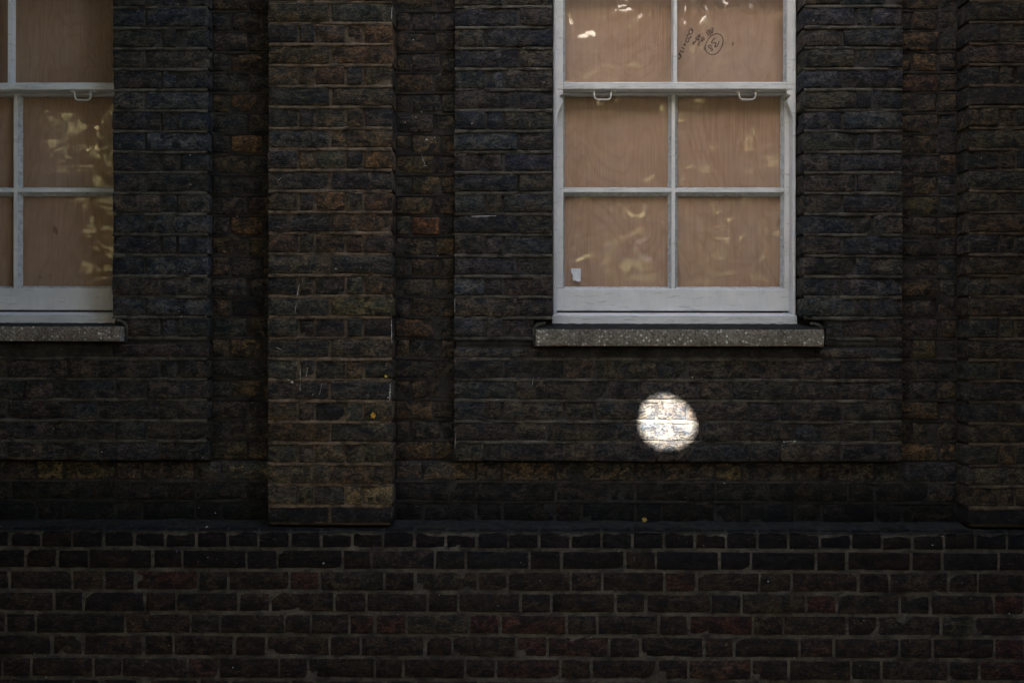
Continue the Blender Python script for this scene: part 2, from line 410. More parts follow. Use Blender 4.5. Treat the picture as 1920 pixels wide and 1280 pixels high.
# bricks whose own colour stands out: (px, py, colour)
OVERRIDE = [
 (455, 265, (.150, .085, .035)), (455, 190, (.110, .065, .034)), (455, 420, (.135, .072, .03)), (445, 580, (.016, .015, .018)),
 (797, 420, (.165, .070, .030)), (800, 265, (.11, .08, .05)), (810, 620, (.12, .065, .032)), (795, 70, (.085, .058, .04)),
 (620, 380, (.150, .085, .040)), (710, 60, (.12, .065, .030)), (620, 65, (.085, .055, .035)), (660, 60, (.08, .052, .036)),
 (705, 300, (.13, .075, .03)), (620, 290, (.08, .075, .045)), (700, 575, (.105, .09, .04)), (560, 500, (.075, .065, .048)),
 (620, 850, (.10, .075, .04)), (660, 925, (.17, .125, .06)), (705, 925, (.16, .12, .06)), (530, 925, (.065, .055, .04)), (570, 925, (.09, .08, .045)),
 (530, 260, (.072, .07, .064)), (650, 380, (.09, .062, .038)), (520, 455, (.085, .05, .032)), (690, 445, (.045, .03, .025)),
 (1740, 110, (.125, .075, .035)), (1710, 110, (.10, .065, .035)), (1750, 145, (.09, .05, .035)), (1740, 70, (.10, .062, .032)), (1740, 265, (.10, .068, .035)),
 (1745, 385, (.075, .065, .03)), (1750, 850, (.155, .095, .045)), (1720, 850, (.10, .072, .04)), (1780, 850, (.13, .08, .04)), (1880, 850, (.13, .085, .045)),
 (1850, 890, (.10, .085, .06)), (1895, 890, (.13, .07, .04)), (1840, 100, (.075, .045, .036)), (1760, 890, (.020, .020, .026)),
 (360, 280, (.075, .078, .085)), (350, 180, (.060, .066, .070)), (250, 190, (.085, .077, .066)), (330, 410, (.078, .08, .078)), (350, 490, (.075, .08, .085)),
 (330, 575, (.072, .074, .08)), (250, 50, (.045, .046, .050)), (320, 710, (.095, .080, .062)),
 (700, 715, (.052, .050, .05)), (690, 790, (.075, .066, .046)), (575, 790, (.055, .060, .062)), (880, 550, (.095, .096, .098)), (890, 660, (.075, .07, .062)),
 (110, 885, (.11, .085, .04)), (1360, 890, (.10, .08, .045)), (1065, 660, (.085, .055, .042)), (1250, 660, (.085, .06, .045)), (955, 890, (.10, .07, .04)),
 (130, 890, (.10, .078, .04)), (830, 890, (.10, .075, .05)),
 (572, 1085, (.125, .052, .042)), (680, 1165, (.11, .05, .04)), (740, 1165, (.125, .05, .04)), (910, 1165, (.11, .047, .038)), (860, 1165, (.09, .075, .055)),
 (1010, 1165, (.105, .048, .036)), (1540, 1130, (.115, .045, .038)), (1320, 1255, (.115, .06, .045)), (985, 1255, (.085, .04, .035)), (1000, 1210, (.095, .045, .04)),
 (400, 1250, (.09, .044, .04)), (260, 1250, (.07, .045, .042)), (1080, 1210, (.10, .05, .042)), (200, 1210, (.075, .04, .036)), (310, 1165, (.105, .065, .048)),
 (1800, 1165, (.085, .08, .055)), (850, 1085, (.08, .066, .045)), (640, 1085, (.07, .06, .045)), (750, 1050, (.05, .035, .04)), (840, 1050, (.016, .015, .016)), (930, 1050, (.016, .016, .024)),
]

FRAME = (0, 0, 1920, 1280)
_camI = CAM_R.transposed()
def proj(p):
    q = _camI @ (Vector(p) - CAM)
    return 960 + FPX * q.x / -q.z, 640 - FPX * q.y / -q.z

BRICKS = []          # dicts gathered first, built after all are known
def add_brick(x0, x1, z0, z1, yf, depth, pal, owner, smear, chamfer=0.0, jit=1.0, recess=0.0):
    BRICKS.append(dict(x0=x0, x1=x1, z0=z0, z1=z1, yf=yf + recess, d=depth, pal=pal, owner=owner, sm=smear, ch=chamfer, jit=jit))

EDGE_COL = {'left_pilaster': (.19, .145, .10), 'right_pilaster': (.06, .05, .04), 'right_bay': (.12, .112, .096), 'left_bay': (.11, .102, .088), 'recessed_wall': (.055, .047, .038), 'plinth': (.05, .045, .037)}
EDGE_SMEAR = {'plinth': .5, 'recessed_wall': .6, 'right_pilaster': .7}
def brick_geo(b, rnd):
    x0, x1, z0, z1, yf, d = b['x0'], b['x1'], b['z0'], b['z1'], b['yf'], b['d']
    L, H = x1 - x0, z1 - z0
    nx = 7 if L > 0.17 else (5 if L > 0.08 else 3)
    nz = 4
    e = 0.0045
    us = [0, e] + [e + (L - 2 * e) * i / (nx - 2) for i in range(1, nx - 2)] + [L - e, L]
    ws = [0, e, H * 0.5, H - e, H]
    tilt = rnd.uniform(-1, 1) * 0.0018; tz = rnd.uniform(-1, 1) * 0.0015; off = rnd.uniform(-0.0028, 0.0018)
    chips = []
    for _ in range(rnd.choice([0, 0, 1, 1, 2]) if not b['ch'] else 0):
        chips.append((rnd.choice([0, L, rnd.uniform(0, L)]), rnd.choice([0, H]), rnd.uniform(0.010, 0.026 if b['owner'] != 'plinth' else .018), rnd.uniform(0.004, 0.011 if b['owner'] != 'plinth' else .007)))
    V, E = [], []
    s = rnd.uniform(0, 100)
    for j, wv in enumerate(ws):
        for i, u in enumerate(us):
            ed = (i in (0, len(us) - 1)) + (j in (0, len(ws) - 1))
            nn = mnoise.noise((u * 22 + s, wv * 22, s)); n2 = mnoise.noise((u * 60 + s, wv * 60, s + 9))
            y = yf + off + tilt * (u / L - .5) * 2 + tz * (wv / H - .5) * 2 + nn * 0.0022 + n2 * 0.0010
            if ed == 1: y += 0.0016 + 0.0022 * abs(n2) * 2
            if ed == 2: y += 0.0034
            px, pz = u, wv
            if i == 0: px += 0.0025 * (mnoise.noise((wv * 30, s, 3)) + 0.2)
            if i == len(us) - 1: px -= 0.0025 * (mnoise.noise((wv * 30, s, 5)) + 0.2)
            if j == 0: pz += 0.0026 * (mnoise.noise((u * 30, s, 7)) + 0.2)
            if j == len(ws) - 1: pz -= 0.0026 * (mnoise.noise((u * 30, s, 11)) + 0.2)
            for (cx, cz, cr, cd) in chips:
                q = math.hypot(u - cx, wv - cz) / cr
                if q < 1.6: y += cd * max(0, 1 - (q / 1.6) ** 2)
            if b['ch'] > 0:
                t = max(0, (wv - (H - b['ch'])) / b['ch']); y += t * b['ch'] * 1.0
            V.append((x0 + px, y, z0 + pz))
            k_ = 0.0
            if j == len(ws) - 1: k_ = max(0, mnoise.noise((u * 26, s, 21)) + .12) * 1.5
            elif j == 0: k_ = max(0, mnoise.noise((u * 26, s, 27)) - .02) * 1.3
            elif i in (0, len(us) - 1): k_ = max(0, mnoise.noise((wv * 30, s, 33 + i)) + .0) * 1.1
            E.append(min(.85, k_ * EDGE_SMEAR.get(b['owner'], .8)))
    n = len(us); m = len(ws)
    F = [(j * n + i, j * n + i + 1, (j + 1) * n + i + 1, (j + 1) * n + i) for j in range(m - 1) for i in range(n - 1)]
    ring = [i for i in range(n)] + [j * n + n - 1 for j in range(1, m)] + [(m - 1) * n + i for i in range(n - 2, -1, -1)] + [j * n for j in range(m - 2, 0, -1)]
    k0 = len(V)
    for r in ring: V.append((V[r][0], yf + d, V[r][2])); E.append(E[r])
    k = len(ring)
    mc = EDGE_COL.get(b['owner'], (.055, .05, .042)); bc = b['col']
    colv = [tuple(bc[q] * (1 - e_) + mc[q] * e_ for q in range(3)) + (bc[3],) for e_ in E]
    for a in range(k):
        c = (a + 1) % k
        F.append((ring[c], ring[a], k0 + a, k0 + c))
    return V, F, colv

MORTARS = {}         # owner name -> MB
def mortar(owner): return MORTARS.setdefault(owner, MB())
def core(owner, x0, x1, z0, z1, yf, yb, col, rough=0.0022, cell=0.03):
    """mortar body with an uneven front"""
    b = mortar(owner)
    nx = max(2, int((x1 - x0) / cell)); nz = max(2, int((z1 - z0) / cell))
    v, f = [], []
    for j in range(nz + 1):
        for i in range(nx + 1):
            x = x0 + (x1 - x0) * i / nx; z = z0 + (z1 - z0) * j / nz
            y = yf + rough * (mnoise.noise((x * 25, z * 25, 3.3)) + 0.6 * mnoise.noise((x * 70, z * 70, 1.3)))
            v.append((x, y, z))
    n = nx + 1
    f = [(j * n + i, j * n + i + 1, (j + 1) * n + i + 1, (j + 1) * n + i) for j in range(nz) for i in range(nx)]
    ring = list(range(n)) + [j * n + nx for j in range(1, nz + 1)] + [nz * n + i for i in range(nx - 1, -1, -1)] + [j * n for j in range(nz - 1, 0, -1)]
    k0 = len(v)
    for r in ring: v.append((v[r][0], yb, v[r][2]))
    for a in range(len(ring)):
        c = (a + 1) % len(ring); f.append((ring[c], ring[a], k0 + a, k0 + c))
    b.add(v, f, (*col, 1))
def struck(owner, x0, x1, z, yf, col, proud=0.003, half=0.0065):
    """weather-struck bed joint: slopes outwards and overhangs the brick below"""
    b = mortar(owner)
    n = max(2, int((x1 - x0) / 0.014)); v, f = [], []
    for i in range(n + 1):
        x = x0 + (x1 - x0) * i / n
        a = mnoise.noise((x * 9, z * 31, 0.5)); c = mnoise.noise((x * 45, z * 31, 4.5)); d = mnoise.noise((x * 20, z * 17, 8.5))
        gone = max(0.0, d - 0.28) * 0.03
        zt = z + half * 0.9 + 0.0016 * c; zb = z - half - 0.0022 * a - 0.0012 * c
        v += [(x, yf + 0.005, zt), (x, yf - proud * (0.75 + 0.8 * a) - 0.0012 * c + gone, zb), (x, yf + 0.009, zb - 0.0005)]
    for i in range(n):
        k = i * 3
        f += [(k, k + 1, k + 4, k + 3), (k + 1, k + 2, k + 5, k + 4)]
    b.add(v, f, (*col, 1))

J = 0.0045                                  # half a joint
def row(joints, z0, z1, plane, depth, pal, owner, smear, gaps=(), deep=(), **kw):
    """joints: world x positions; bricks between consecutive ones"""
    for a, c in zip(joints[:-1], joints[1:]):
        if c - a < 0.02: continue
        dd = depth
        for e in deep:
            if abs(a - e) < 0.004 or abs(c - e) < 0.004: dd = 0.122
        ja = random.uniform(-.0015, .0025) if a == joints[0] else J * random.uniform(0.7, 1.4)
        jc = random.uniform(-.0015, .0025) if c == joints[-1] else J * random.uniform(0.7, 1.4)
        add_brick(a + ja, c - jc, z0 + J * 1.25 + random.uniform(-.0015, .0015), z1 - J * 1.25 + random.uniform(-.0015, .0015), plane, dd, pal, owner, smear, **kw)
def cum(start, widths, total=None):
    if total is not None:
        k = total / sum(widths); widths = [x * k for x in widths]
    out = [start]
    for x in widths: out.append(out[-1] + x)
    return out
def X(pxs, plane): return [WX(p, plane) for p in pxs]
S, H, Q = 116, 58, 31

K_TOP = -9
LINTELS = []
Z_TOP = ZB[K_TOP]
Z_BAND = ZB[22]; Z_LOW = Z_FILLET
XB0, XB1 = WX(851, P_BAY), WX(1692, P_BAY)               # right bay
XL1 = WX(389, P_BAY); XL0 = XL1 - (XB1 - XB0)            # left bay
OP_R = (WX(1036, P_BAY), WX(1507, P_BAY)); CX_L = WX(15.5, .052); OP_L = (2 * CX_L - WX(210.5, P_BAY), WX(210.5, P_BAY))
SG_R = (WX(1002, P_BAY), WX(1548, P_BAY)); SG_L = (OP_L[0] - .04, WX(236, P_BAY))
XP0, XP1 = WX(502, P_PIL), WX(735.5, P_PIL)              # left pilaster
XQ0 = WX(1816, P_PIL); XQ1 = XQ0 + (XP1 - XP0)           # right pilaster
XO1 = XL0 - 0.20; XO0 = XO1 - (XP1 - XP0)                # off-frame pilaster on the far left
K15 = 15

MC_BAY = (.040, .037, .033); MC_BAYS = (.088, .080, .066); MC_PIL = (.088, .066, .046); MC_REC = (.033, .029, .025); MC_PLI = (.080, .071, .057)

def bay(owner, x0, x1, op, sg, side, sillb):
    n0, n1 = ZB[K15], ZB[16]
    # mortar bodies around the opening and the sill
    zs_b = WZ(sillb, P_BAY)
    core(owner, x0 + .008, op[0] - .007, ZB[15], Z_TOP, P_BAY + .0052, 0.06, MC_BAY, .0034, .016)
    core(owner, op[1] + .007, x1 - .008, ZB[15], Z_TOP, P_BAY + .0052, 0.06, MC_BAY, .0034, .016)
    core(owner, x0 + .008, sg[0] - .002, zs_b, ZB[15], P_BAY + .0052, 0.06, MC_BAY, .0034, .016)
    core(owner, sg[1] + .002, x1 - .008, zs_b, ZB[15], P_BAY + .0052, 0.06, MC_BAY, .0034, .016)
    core(owner, x0 + .008, x1 - .008, Z_BAND + .008, zs_b, P_BAY + .0052, 0.06, MC_BAY, .0034, .016)
    wpx = FPX / (P_BAY - CAM.y)
    for k in range(K_TOP, 22):
        z1, z0 = ZB[k], ZB[k + 1]
        ev = k % 2 == 0
        pal = 'bay' if k < 16 else 'baylow'
        if k < 16:
            g = op if k < 15 else sg
            if side == 'R':
                jl = cum(x0, [120, 64] if ev else [58, 34, 92], (op[0] - x0)); jr = cum(op[1], [97, 31, 57] if ev else [72, 113], x1 - op[1])
            else:
                jl = cum(x0, [57, 30, 91] if ev else [116, 62], (op[0] - x0)); jr = cum(op[1], [62, 116] if ev else [91, 30, 57], x1 - op[1])
            for side2, js in ((0, jl), (1, jr)):
                if k == 15:
                    if side2 == 0: js = [min(q, g[0]) for q in js]
                    else: js = [max(q, g[1]) for q in js]
                row(js, z0, z1, P_BAY, 0.056, pal, owner, 0.6, deep=(op[0], op[1]) if k < 15 else ())
        else:
            if ev: js = cum(x0, [S, H] * 4 + [88, 57], x1 - x0)
            else: js = cum(x0, [58, 34] + [S, H] * 3 + [S, 113], x1 - x0)
            if side == 'L':
                js = [x0 + x1 - q for q in reversed(js)]
            if k == 16:
                # the course cut down under the sill, set back a little
                ja = [q for q in js if q < sg[0] + .03] ; jb = [q for q in js if q > sg[1] - .03]
                gl, gr = sg[0] + .05, sg[1] - .05
                row(ja[:-1] + [gl] if len(ja) > 1 else [x0, gl], z0, zs_b - .001, P_BAY, .05, 'baylow', owner, .35)
                inner = cum(gl, [S, H, S + 4, H - 2, S, H], gr - gl)
                row(inner, z0, zs_b - .006, P_BAY, .05, 'rec', owner, .3, recess=.012)
                row([gr] + jb[1:] if len(jb) > 1 else [gr, x1], z0, zs_b - .001, P_BAY, .05, 'baylow', owner, .35)
            else:
                row(js, z0, z1, P_BAY, 0.056, pal, owner, 0.6)
    for k in range(K_TOP + 1, 22):
        z = ZB[k]
        if k <= 15:
            struck(owner, x0 + .002, op[0] - .001, z, P_BAY, MC_BAYS, .0042); struck(owner, op[1] + .001, x1 - .002, z, P_BAY, MC_BAYS, .0042)
        elif k == 16:
            struck(owner, x0 + .002, sg[0] - .004, z, P_BAY, MC_BAYS, .0042); struck(owner, sg[1] + .004, x1 - .002, z, P_BAY, MC_BAYS, .0042)
        else:
            struck(owner, x0 + .002, x1 - .002, z, P_BAY, MC_BAYS, 0.002)
bay('right_bay', XB0, XB1, OP_R, SG_R, 'R', 650)
bay('left_bay', XL0, XL1, OP_L, SG_L, 'L', 643)

def pilaster(owner, x0, x1):
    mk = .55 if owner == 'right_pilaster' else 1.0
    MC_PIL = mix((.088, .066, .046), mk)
    core(owner, x0 + .008, x1 - .008, WZ(985, P_PIL), Z_TOP, P_PIL + .0052, 0.06, MC_PIL, .0030, .016)
    for k in range(K_TOP, 25):
        z1, z0 = ZB[k], (ZB[k + 1] if k < 24 else WZ(983, P_PIL))
        ev = k % 2 == 0
        js = cum(x0, [1, 1] if ev else [57, 30, 58, 33, 54], x1 - x0)
        row(js, z0, z1, P_PIL, 0.11, 'pil' if k < 24 else 'band2', owner, 0.75 if k < 24 else .15)
    for k in range(K_TOP + 1, 25): struck(owner, x0 + .002, x1 - .002, ZB[k], P_PIL, mix((.15, .112, .08), mk), 0.0032)
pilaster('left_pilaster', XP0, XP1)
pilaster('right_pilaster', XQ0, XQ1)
pilaster('outer_pilaster', XO0, XO1)

def recess(owner, x0, x1, pats, k1=22):
    core(owner, x0 - .05, x1 + .05, Z_BAND, Z_TOP, .0035, .06, MC_REC, .0042, .018)
    for k in range(K_TOP, k1):
        js = cum(x0, pats[k % 2], x1 - x0)
        row(js, ZB[k + 1], ZB[k], 0.0, 0.05, 'rec', owner, 0.4)
    for k in range(K_TOP + 1, k1): struck(owner, x0 - .01, x1 + .01, ZB[k], 0.0, MC_REC, 0.0012)
REC = [('recess_a', XL1 + .001, XP0 - .001, ([31, 55, 20], [62, 46])), ('recess_b', XP1 + .001, XB0 - .001, ([27, 55, 26], [70, 38])),
       ('recess_c', XB1 + .001, XQ0 - .001, ([32, 55, 40], [90, 36])), ('recess_d', XO1 + .001, XL0 - .001, ([31, 55, 20], [62, 46]))]
for nme, a, c, p in REC: recess('recessed_wall', a, c, p)
# the band under the bays
for a, c in ((XO1, XP0), (XP1, XQ0)):
    core('recessed_wall', a - .02, c + .02, Z_LOW - .05, Z_BAND, .0035, .06, (.03, .028, .027), .0040, .018)
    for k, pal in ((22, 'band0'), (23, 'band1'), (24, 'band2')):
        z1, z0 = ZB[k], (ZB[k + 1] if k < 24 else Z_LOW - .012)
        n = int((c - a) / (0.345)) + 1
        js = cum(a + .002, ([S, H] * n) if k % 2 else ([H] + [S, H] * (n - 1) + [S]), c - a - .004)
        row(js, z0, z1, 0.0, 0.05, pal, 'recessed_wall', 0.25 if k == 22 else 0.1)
    struck('recessed_wall', a, c, ZB[23], 0.0, (.05, .045, .042), 0.0015); struck('recessed_wall', a, c, ZB[24], 0.0, (.028, .027, .027), 0.001)
# plain brickwork behind everything and above
for nm, (x0, x1, z0, z1) in {'a': (-7, OP_L[0] - .006, -0.1, 5.0), 'b': (OP_L[1] + .006, OP_R[0] - .006, -0.1, 5.0), 'c': (OP_R[1] + .006, 7, -0.1, 5.0),
                             'd': (OP_L[0] - .006, OP_L[1] + .006, -0.1, WZ(606, 0)), 'e': (OP_R[0] - .006, OP_R[1] + .006, -0.1, WZ(606, 0)),
                             'f': (-7, 7, 5.0, 10.0), 'g': (OP_L[0] - .006, OP_L[1] + .006, 3.62, 5.0), 'h': (OP_R[0] - .006, OP_R[1] + .006, 3.62, 5.0)}.items():
    mb = MORTARS.setdefault('wall', MB()); mb.box(x0, x1, .055, .45, z0, z1, col=(.06, .05, .04, 1))
MORTARS['wall'].box(-7, 7, .9, 1.0, -.1, 10.0, col=(.1, .09, .08, 1)); MORTARS['wall'].box(-7, 7, .45, .9, 9.9, 10.0, col=(.1, .09, .08, 1)); MORTARS['wall'].box(-7, 7, .45, .9, -.1, 0.0, col=(.1, .09, .08, 1))
for _x in (-7, 6.9): MORTARS['wall'].box(_x, _x + .1, .45, .9, 0, 9.9, col=(.1, .09, .08, 1))
# storey above the courses that are built brick by brick
mb = MORTARS.setdefault('upper_wall', MB()); mb.box(-7, 7, -.02, .06, Z_TOP + .004, 9.6); mb.box(-7, 7, -.16, .5, 9.6, 9.9)
mb.box(-7, XO0, -.02, .06, .9, Z_TOP); mb.box(XQ1, 7, -.02, .06, .9, Z_TOP)

for op_ in (OP_L, OP_R):                  # flat gauged arch over each window
    lb = MB(); nb_ = 15
    for i in range(nb_):
        a_ = op_[0] - .06 + (op_[1] - op_[0] + .12) * i / nb_; w_ = (op_[1] - op_[0] + .12) / nb_
        lb.box(a_ + .003, a_ + w_ - .003, P_BAY - .001, .08, 3.30, Z_TOP - .006, .003, col=(.03, .024, .02, .3))
    LINTELS.append(lb)
# plinth courses, vertical joints read off course by course
def hdr():
    return [18 + 58.45 * i for i in range(-11, 40)]
PJ = [
 hdr(),
 [-10, 48, 108, 167, 286, 342, 463, 520, 643, 697, 816, 874, 993, 1053, 1173, 1231, 1350, 1409, 1531, 1589, 1709, 1768, 1874],
 [-40, 18, 136, 195, 254, 372, 429, 543, 600, 721, 778, 896, 953, 1071, 1130, 1247, 1307, 1425, 1486, 1610, 1668, 1780, 1835],
 [-17, 101, 157, 272, 331, 448, 508, 628, 688, 803, 860, 977, 1035, 1155, 1212, 1334, 1392, 1512, 1570, 1688, 1746, 1865],
 [-50, 11, 68, 235, 357, 413, 534, 584, 655, 704, 762, 880, 939, 1064, 1121, 1236, 1293, 1412, 1470, 1589, 1646, 1766, 1829],
 [-20, 97, 156, 269, 326, 440, 500, 619, 677, 797, 849, 969, 1027, 1143, 1202, 1321, 1378, 1500, 1564, 1687, 1750, 1866],
 [-53, 5, 59, 175, 230, 352, 410, 524, 578, 704, 757, 874, 931, 1052, 1110, 1233, 1292, 1411, 1480, 1597, 1654, 1780, 1838],
]
def extend(js):
    js = sorted(js)
    while js[-1] < 2330:
        d = js[-1] - js[-2]; js.append(js[-1] + (58 if d > 85 else 117))
    while js[0] > -760:
        d = js[1] - js[0]; js.insert(0, js[0] - (58 if d > 85 else 117))
    return js
for i in range(7, len(ZP) - 1): PJ.append([p + 2 for p in PJ[1 + (i % 2)]])
PX0, PX1 = WX(-760, P_PLI), WX(2330, P_PLI)
core('plinth', PX0, PX1, ZP[-1] - .02, ZP[0] - .012, P_PLI + .0045, .06, MC_PLI, 0.0034, 0.016)
for i in range(len(ZP) - 1):
    js = X(hdr() if i == 0 else extend(PJ[i]), P_PLI)
    if i == 4:                       # two long gaps are a stretcher plus header in the photograph
        pass
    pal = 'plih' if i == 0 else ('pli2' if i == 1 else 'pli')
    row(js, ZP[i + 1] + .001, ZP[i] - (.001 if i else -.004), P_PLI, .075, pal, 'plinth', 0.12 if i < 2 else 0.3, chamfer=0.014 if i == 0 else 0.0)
# cement fillet weathering the top of the plinth
def fillet():
    b = MB()
    n = 420; prof = 9
    za, zb = Z_FILLET + .004, ZP[0] - .007
    v, f = [], []
    for i in range(n + 1):
        x = PX0 + (PX1 - PX0) * i / n
        for j in range(prof):
            t = j / (prof - 1)
            y = 0.012 + (P_PLI + .0025 - 0.012) * t; z = za + (zb - za) * (t ** 1.25)
            a = mnoise.noise((x * 16, t * 4, 2.2)); c = mnoise.noise((x * 50, t * 12, 6.2)); d = mnoise.noise((x * 5, t * 2, 9.2))
            z += 0.0035 * a + 0.0022 * c + .003 * d; y += (0.003 * c + .003 * a) * (1 if 0 < j < prof - 1 else .4)
            if j == prof - 1: z -= .006; y -= .002 + .003 * a
            v.append((x, y, z))
    f = [(i * prof + j, i * prof + j + 1, (i + 1) * prof + j + 1, (i + 1) * prof + j) for i in range(n) for j in range(prof - 1)]
    b.add(v, f)
    return b
# ---- parents
OWN = {}
for own, nm in (('right_bay', 'wall_bay'), ('left_bay', 'wall_bay'), ('left_pilaster', 'pilaster'), ('right_pilaster', 'pilaster'), ('outer_pilaster', 'pilaster'),
                ('recessed_wall', 'recessed_wall'), ('plinth', 'plinth')):
    OWN[own] = MORTARS[own].build(nm, M_MORTAR, building, attr=True, smooth=True)
MORTARS['wall'].build('wall_core', M_MORTAR, building, attr=True)
MORTARS['upper_wall'].build('upper_wall', M_UPBRICK, building)
for lb in LINTELS: tag(lb.build('window_arch', M_BRICK, building, attr=True), kind='stuff')
o = fillet().build('cement_fillet', M_SILLTOP, building, smooth=True)

def visible_area(b):
    a = proj((b['x0'], b['yf'], b['z0'])); c = proj((b['x1'], b['yf'], b['z1']))
    w_ = min(c[0], 1920) - max(a[0], 0); h_ = min(a[1], 1280) - max(c[1], 0)
    return (w_ * h_ if w_ > 0 and h_ > 0 else 0), ((a[0] + c[0]) / 2, (a[1] + c[1]) / 2), (a, c)
rndb = random.Random(5)
for b in BRICKS:
    b['area'], b['c'], b['bb'] = visible_area(b)
    c = rndb.choice(PAL[b['pal']]); k = rndb.uniform(0.8, 1.22)
    col = tuple(x * k * rndb.uniform(.94, 1.06) for x in c)
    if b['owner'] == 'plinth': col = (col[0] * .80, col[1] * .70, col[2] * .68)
    for (qx, qy, oc) in OVERRIDE:
        (a, d) = b['bb']
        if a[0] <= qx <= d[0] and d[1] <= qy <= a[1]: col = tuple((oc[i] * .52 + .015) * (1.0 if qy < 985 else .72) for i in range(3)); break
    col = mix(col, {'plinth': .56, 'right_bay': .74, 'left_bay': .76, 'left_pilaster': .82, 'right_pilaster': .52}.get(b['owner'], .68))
    if b['owner'].endswith('_bay') and b['pal'] == 'bay': col = (col[0] * .97, col[1] * 1.02, col[2] * 1.12)
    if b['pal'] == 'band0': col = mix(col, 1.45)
    if b['pal'] == 'baylow' and math.hypot(b['c'][0] - 1250, b['c'][1] - 792) < 95: col = tuple(.35 * col[i] + .65 * (.034, .0338, .0335)[i] for i in range(3))  # sun patch helped in colour: its bricks pulled to an even pale neutral
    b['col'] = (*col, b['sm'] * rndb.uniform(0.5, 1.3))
order = sorted(range(len(BRICKS)), key=lambda i: -BRICKS[i]['area'])
n_single = 300
single = set(order[:n_single])
rest = MB(); n_rest_view = 0
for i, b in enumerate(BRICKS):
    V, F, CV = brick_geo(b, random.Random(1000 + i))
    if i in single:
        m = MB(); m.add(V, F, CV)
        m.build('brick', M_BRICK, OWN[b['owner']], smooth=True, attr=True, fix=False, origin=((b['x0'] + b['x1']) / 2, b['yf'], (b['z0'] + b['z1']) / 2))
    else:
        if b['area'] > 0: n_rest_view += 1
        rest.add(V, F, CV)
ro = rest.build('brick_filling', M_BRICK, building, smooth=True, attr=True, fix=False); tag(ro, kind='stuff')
print('BRICKS', len(BRICKS), 'single', len(single), 'rest in view', n_rest_view)

# ------------------------------------------------------------------ sash windows
LIN, US, UG, LS, LG, BOARD = .045, .052, .078, .100, .124, .134
CX_R = WX(1264, US)
def bevel_bar_v(b, xf0, xf1, xb0, xb1, yf, yg, z0, z1):
    b.prism([(xf0, yf), (xf1, yf), (xf1, yf + .006), (xb1, yg), (xb0, yg), (xf0, yf + .006)], 'z', z0, z1)
def bevel_bar_h(b, zf0, zf1, zb0, zb1, yf, yg, x0, x1):
    b.prism([(yf, zf0), (yf, zf1), (yf + .006, zf1), (yg, zb1), (yg, zb0), (yf + .006, zf0)], 'x', x0, x1)

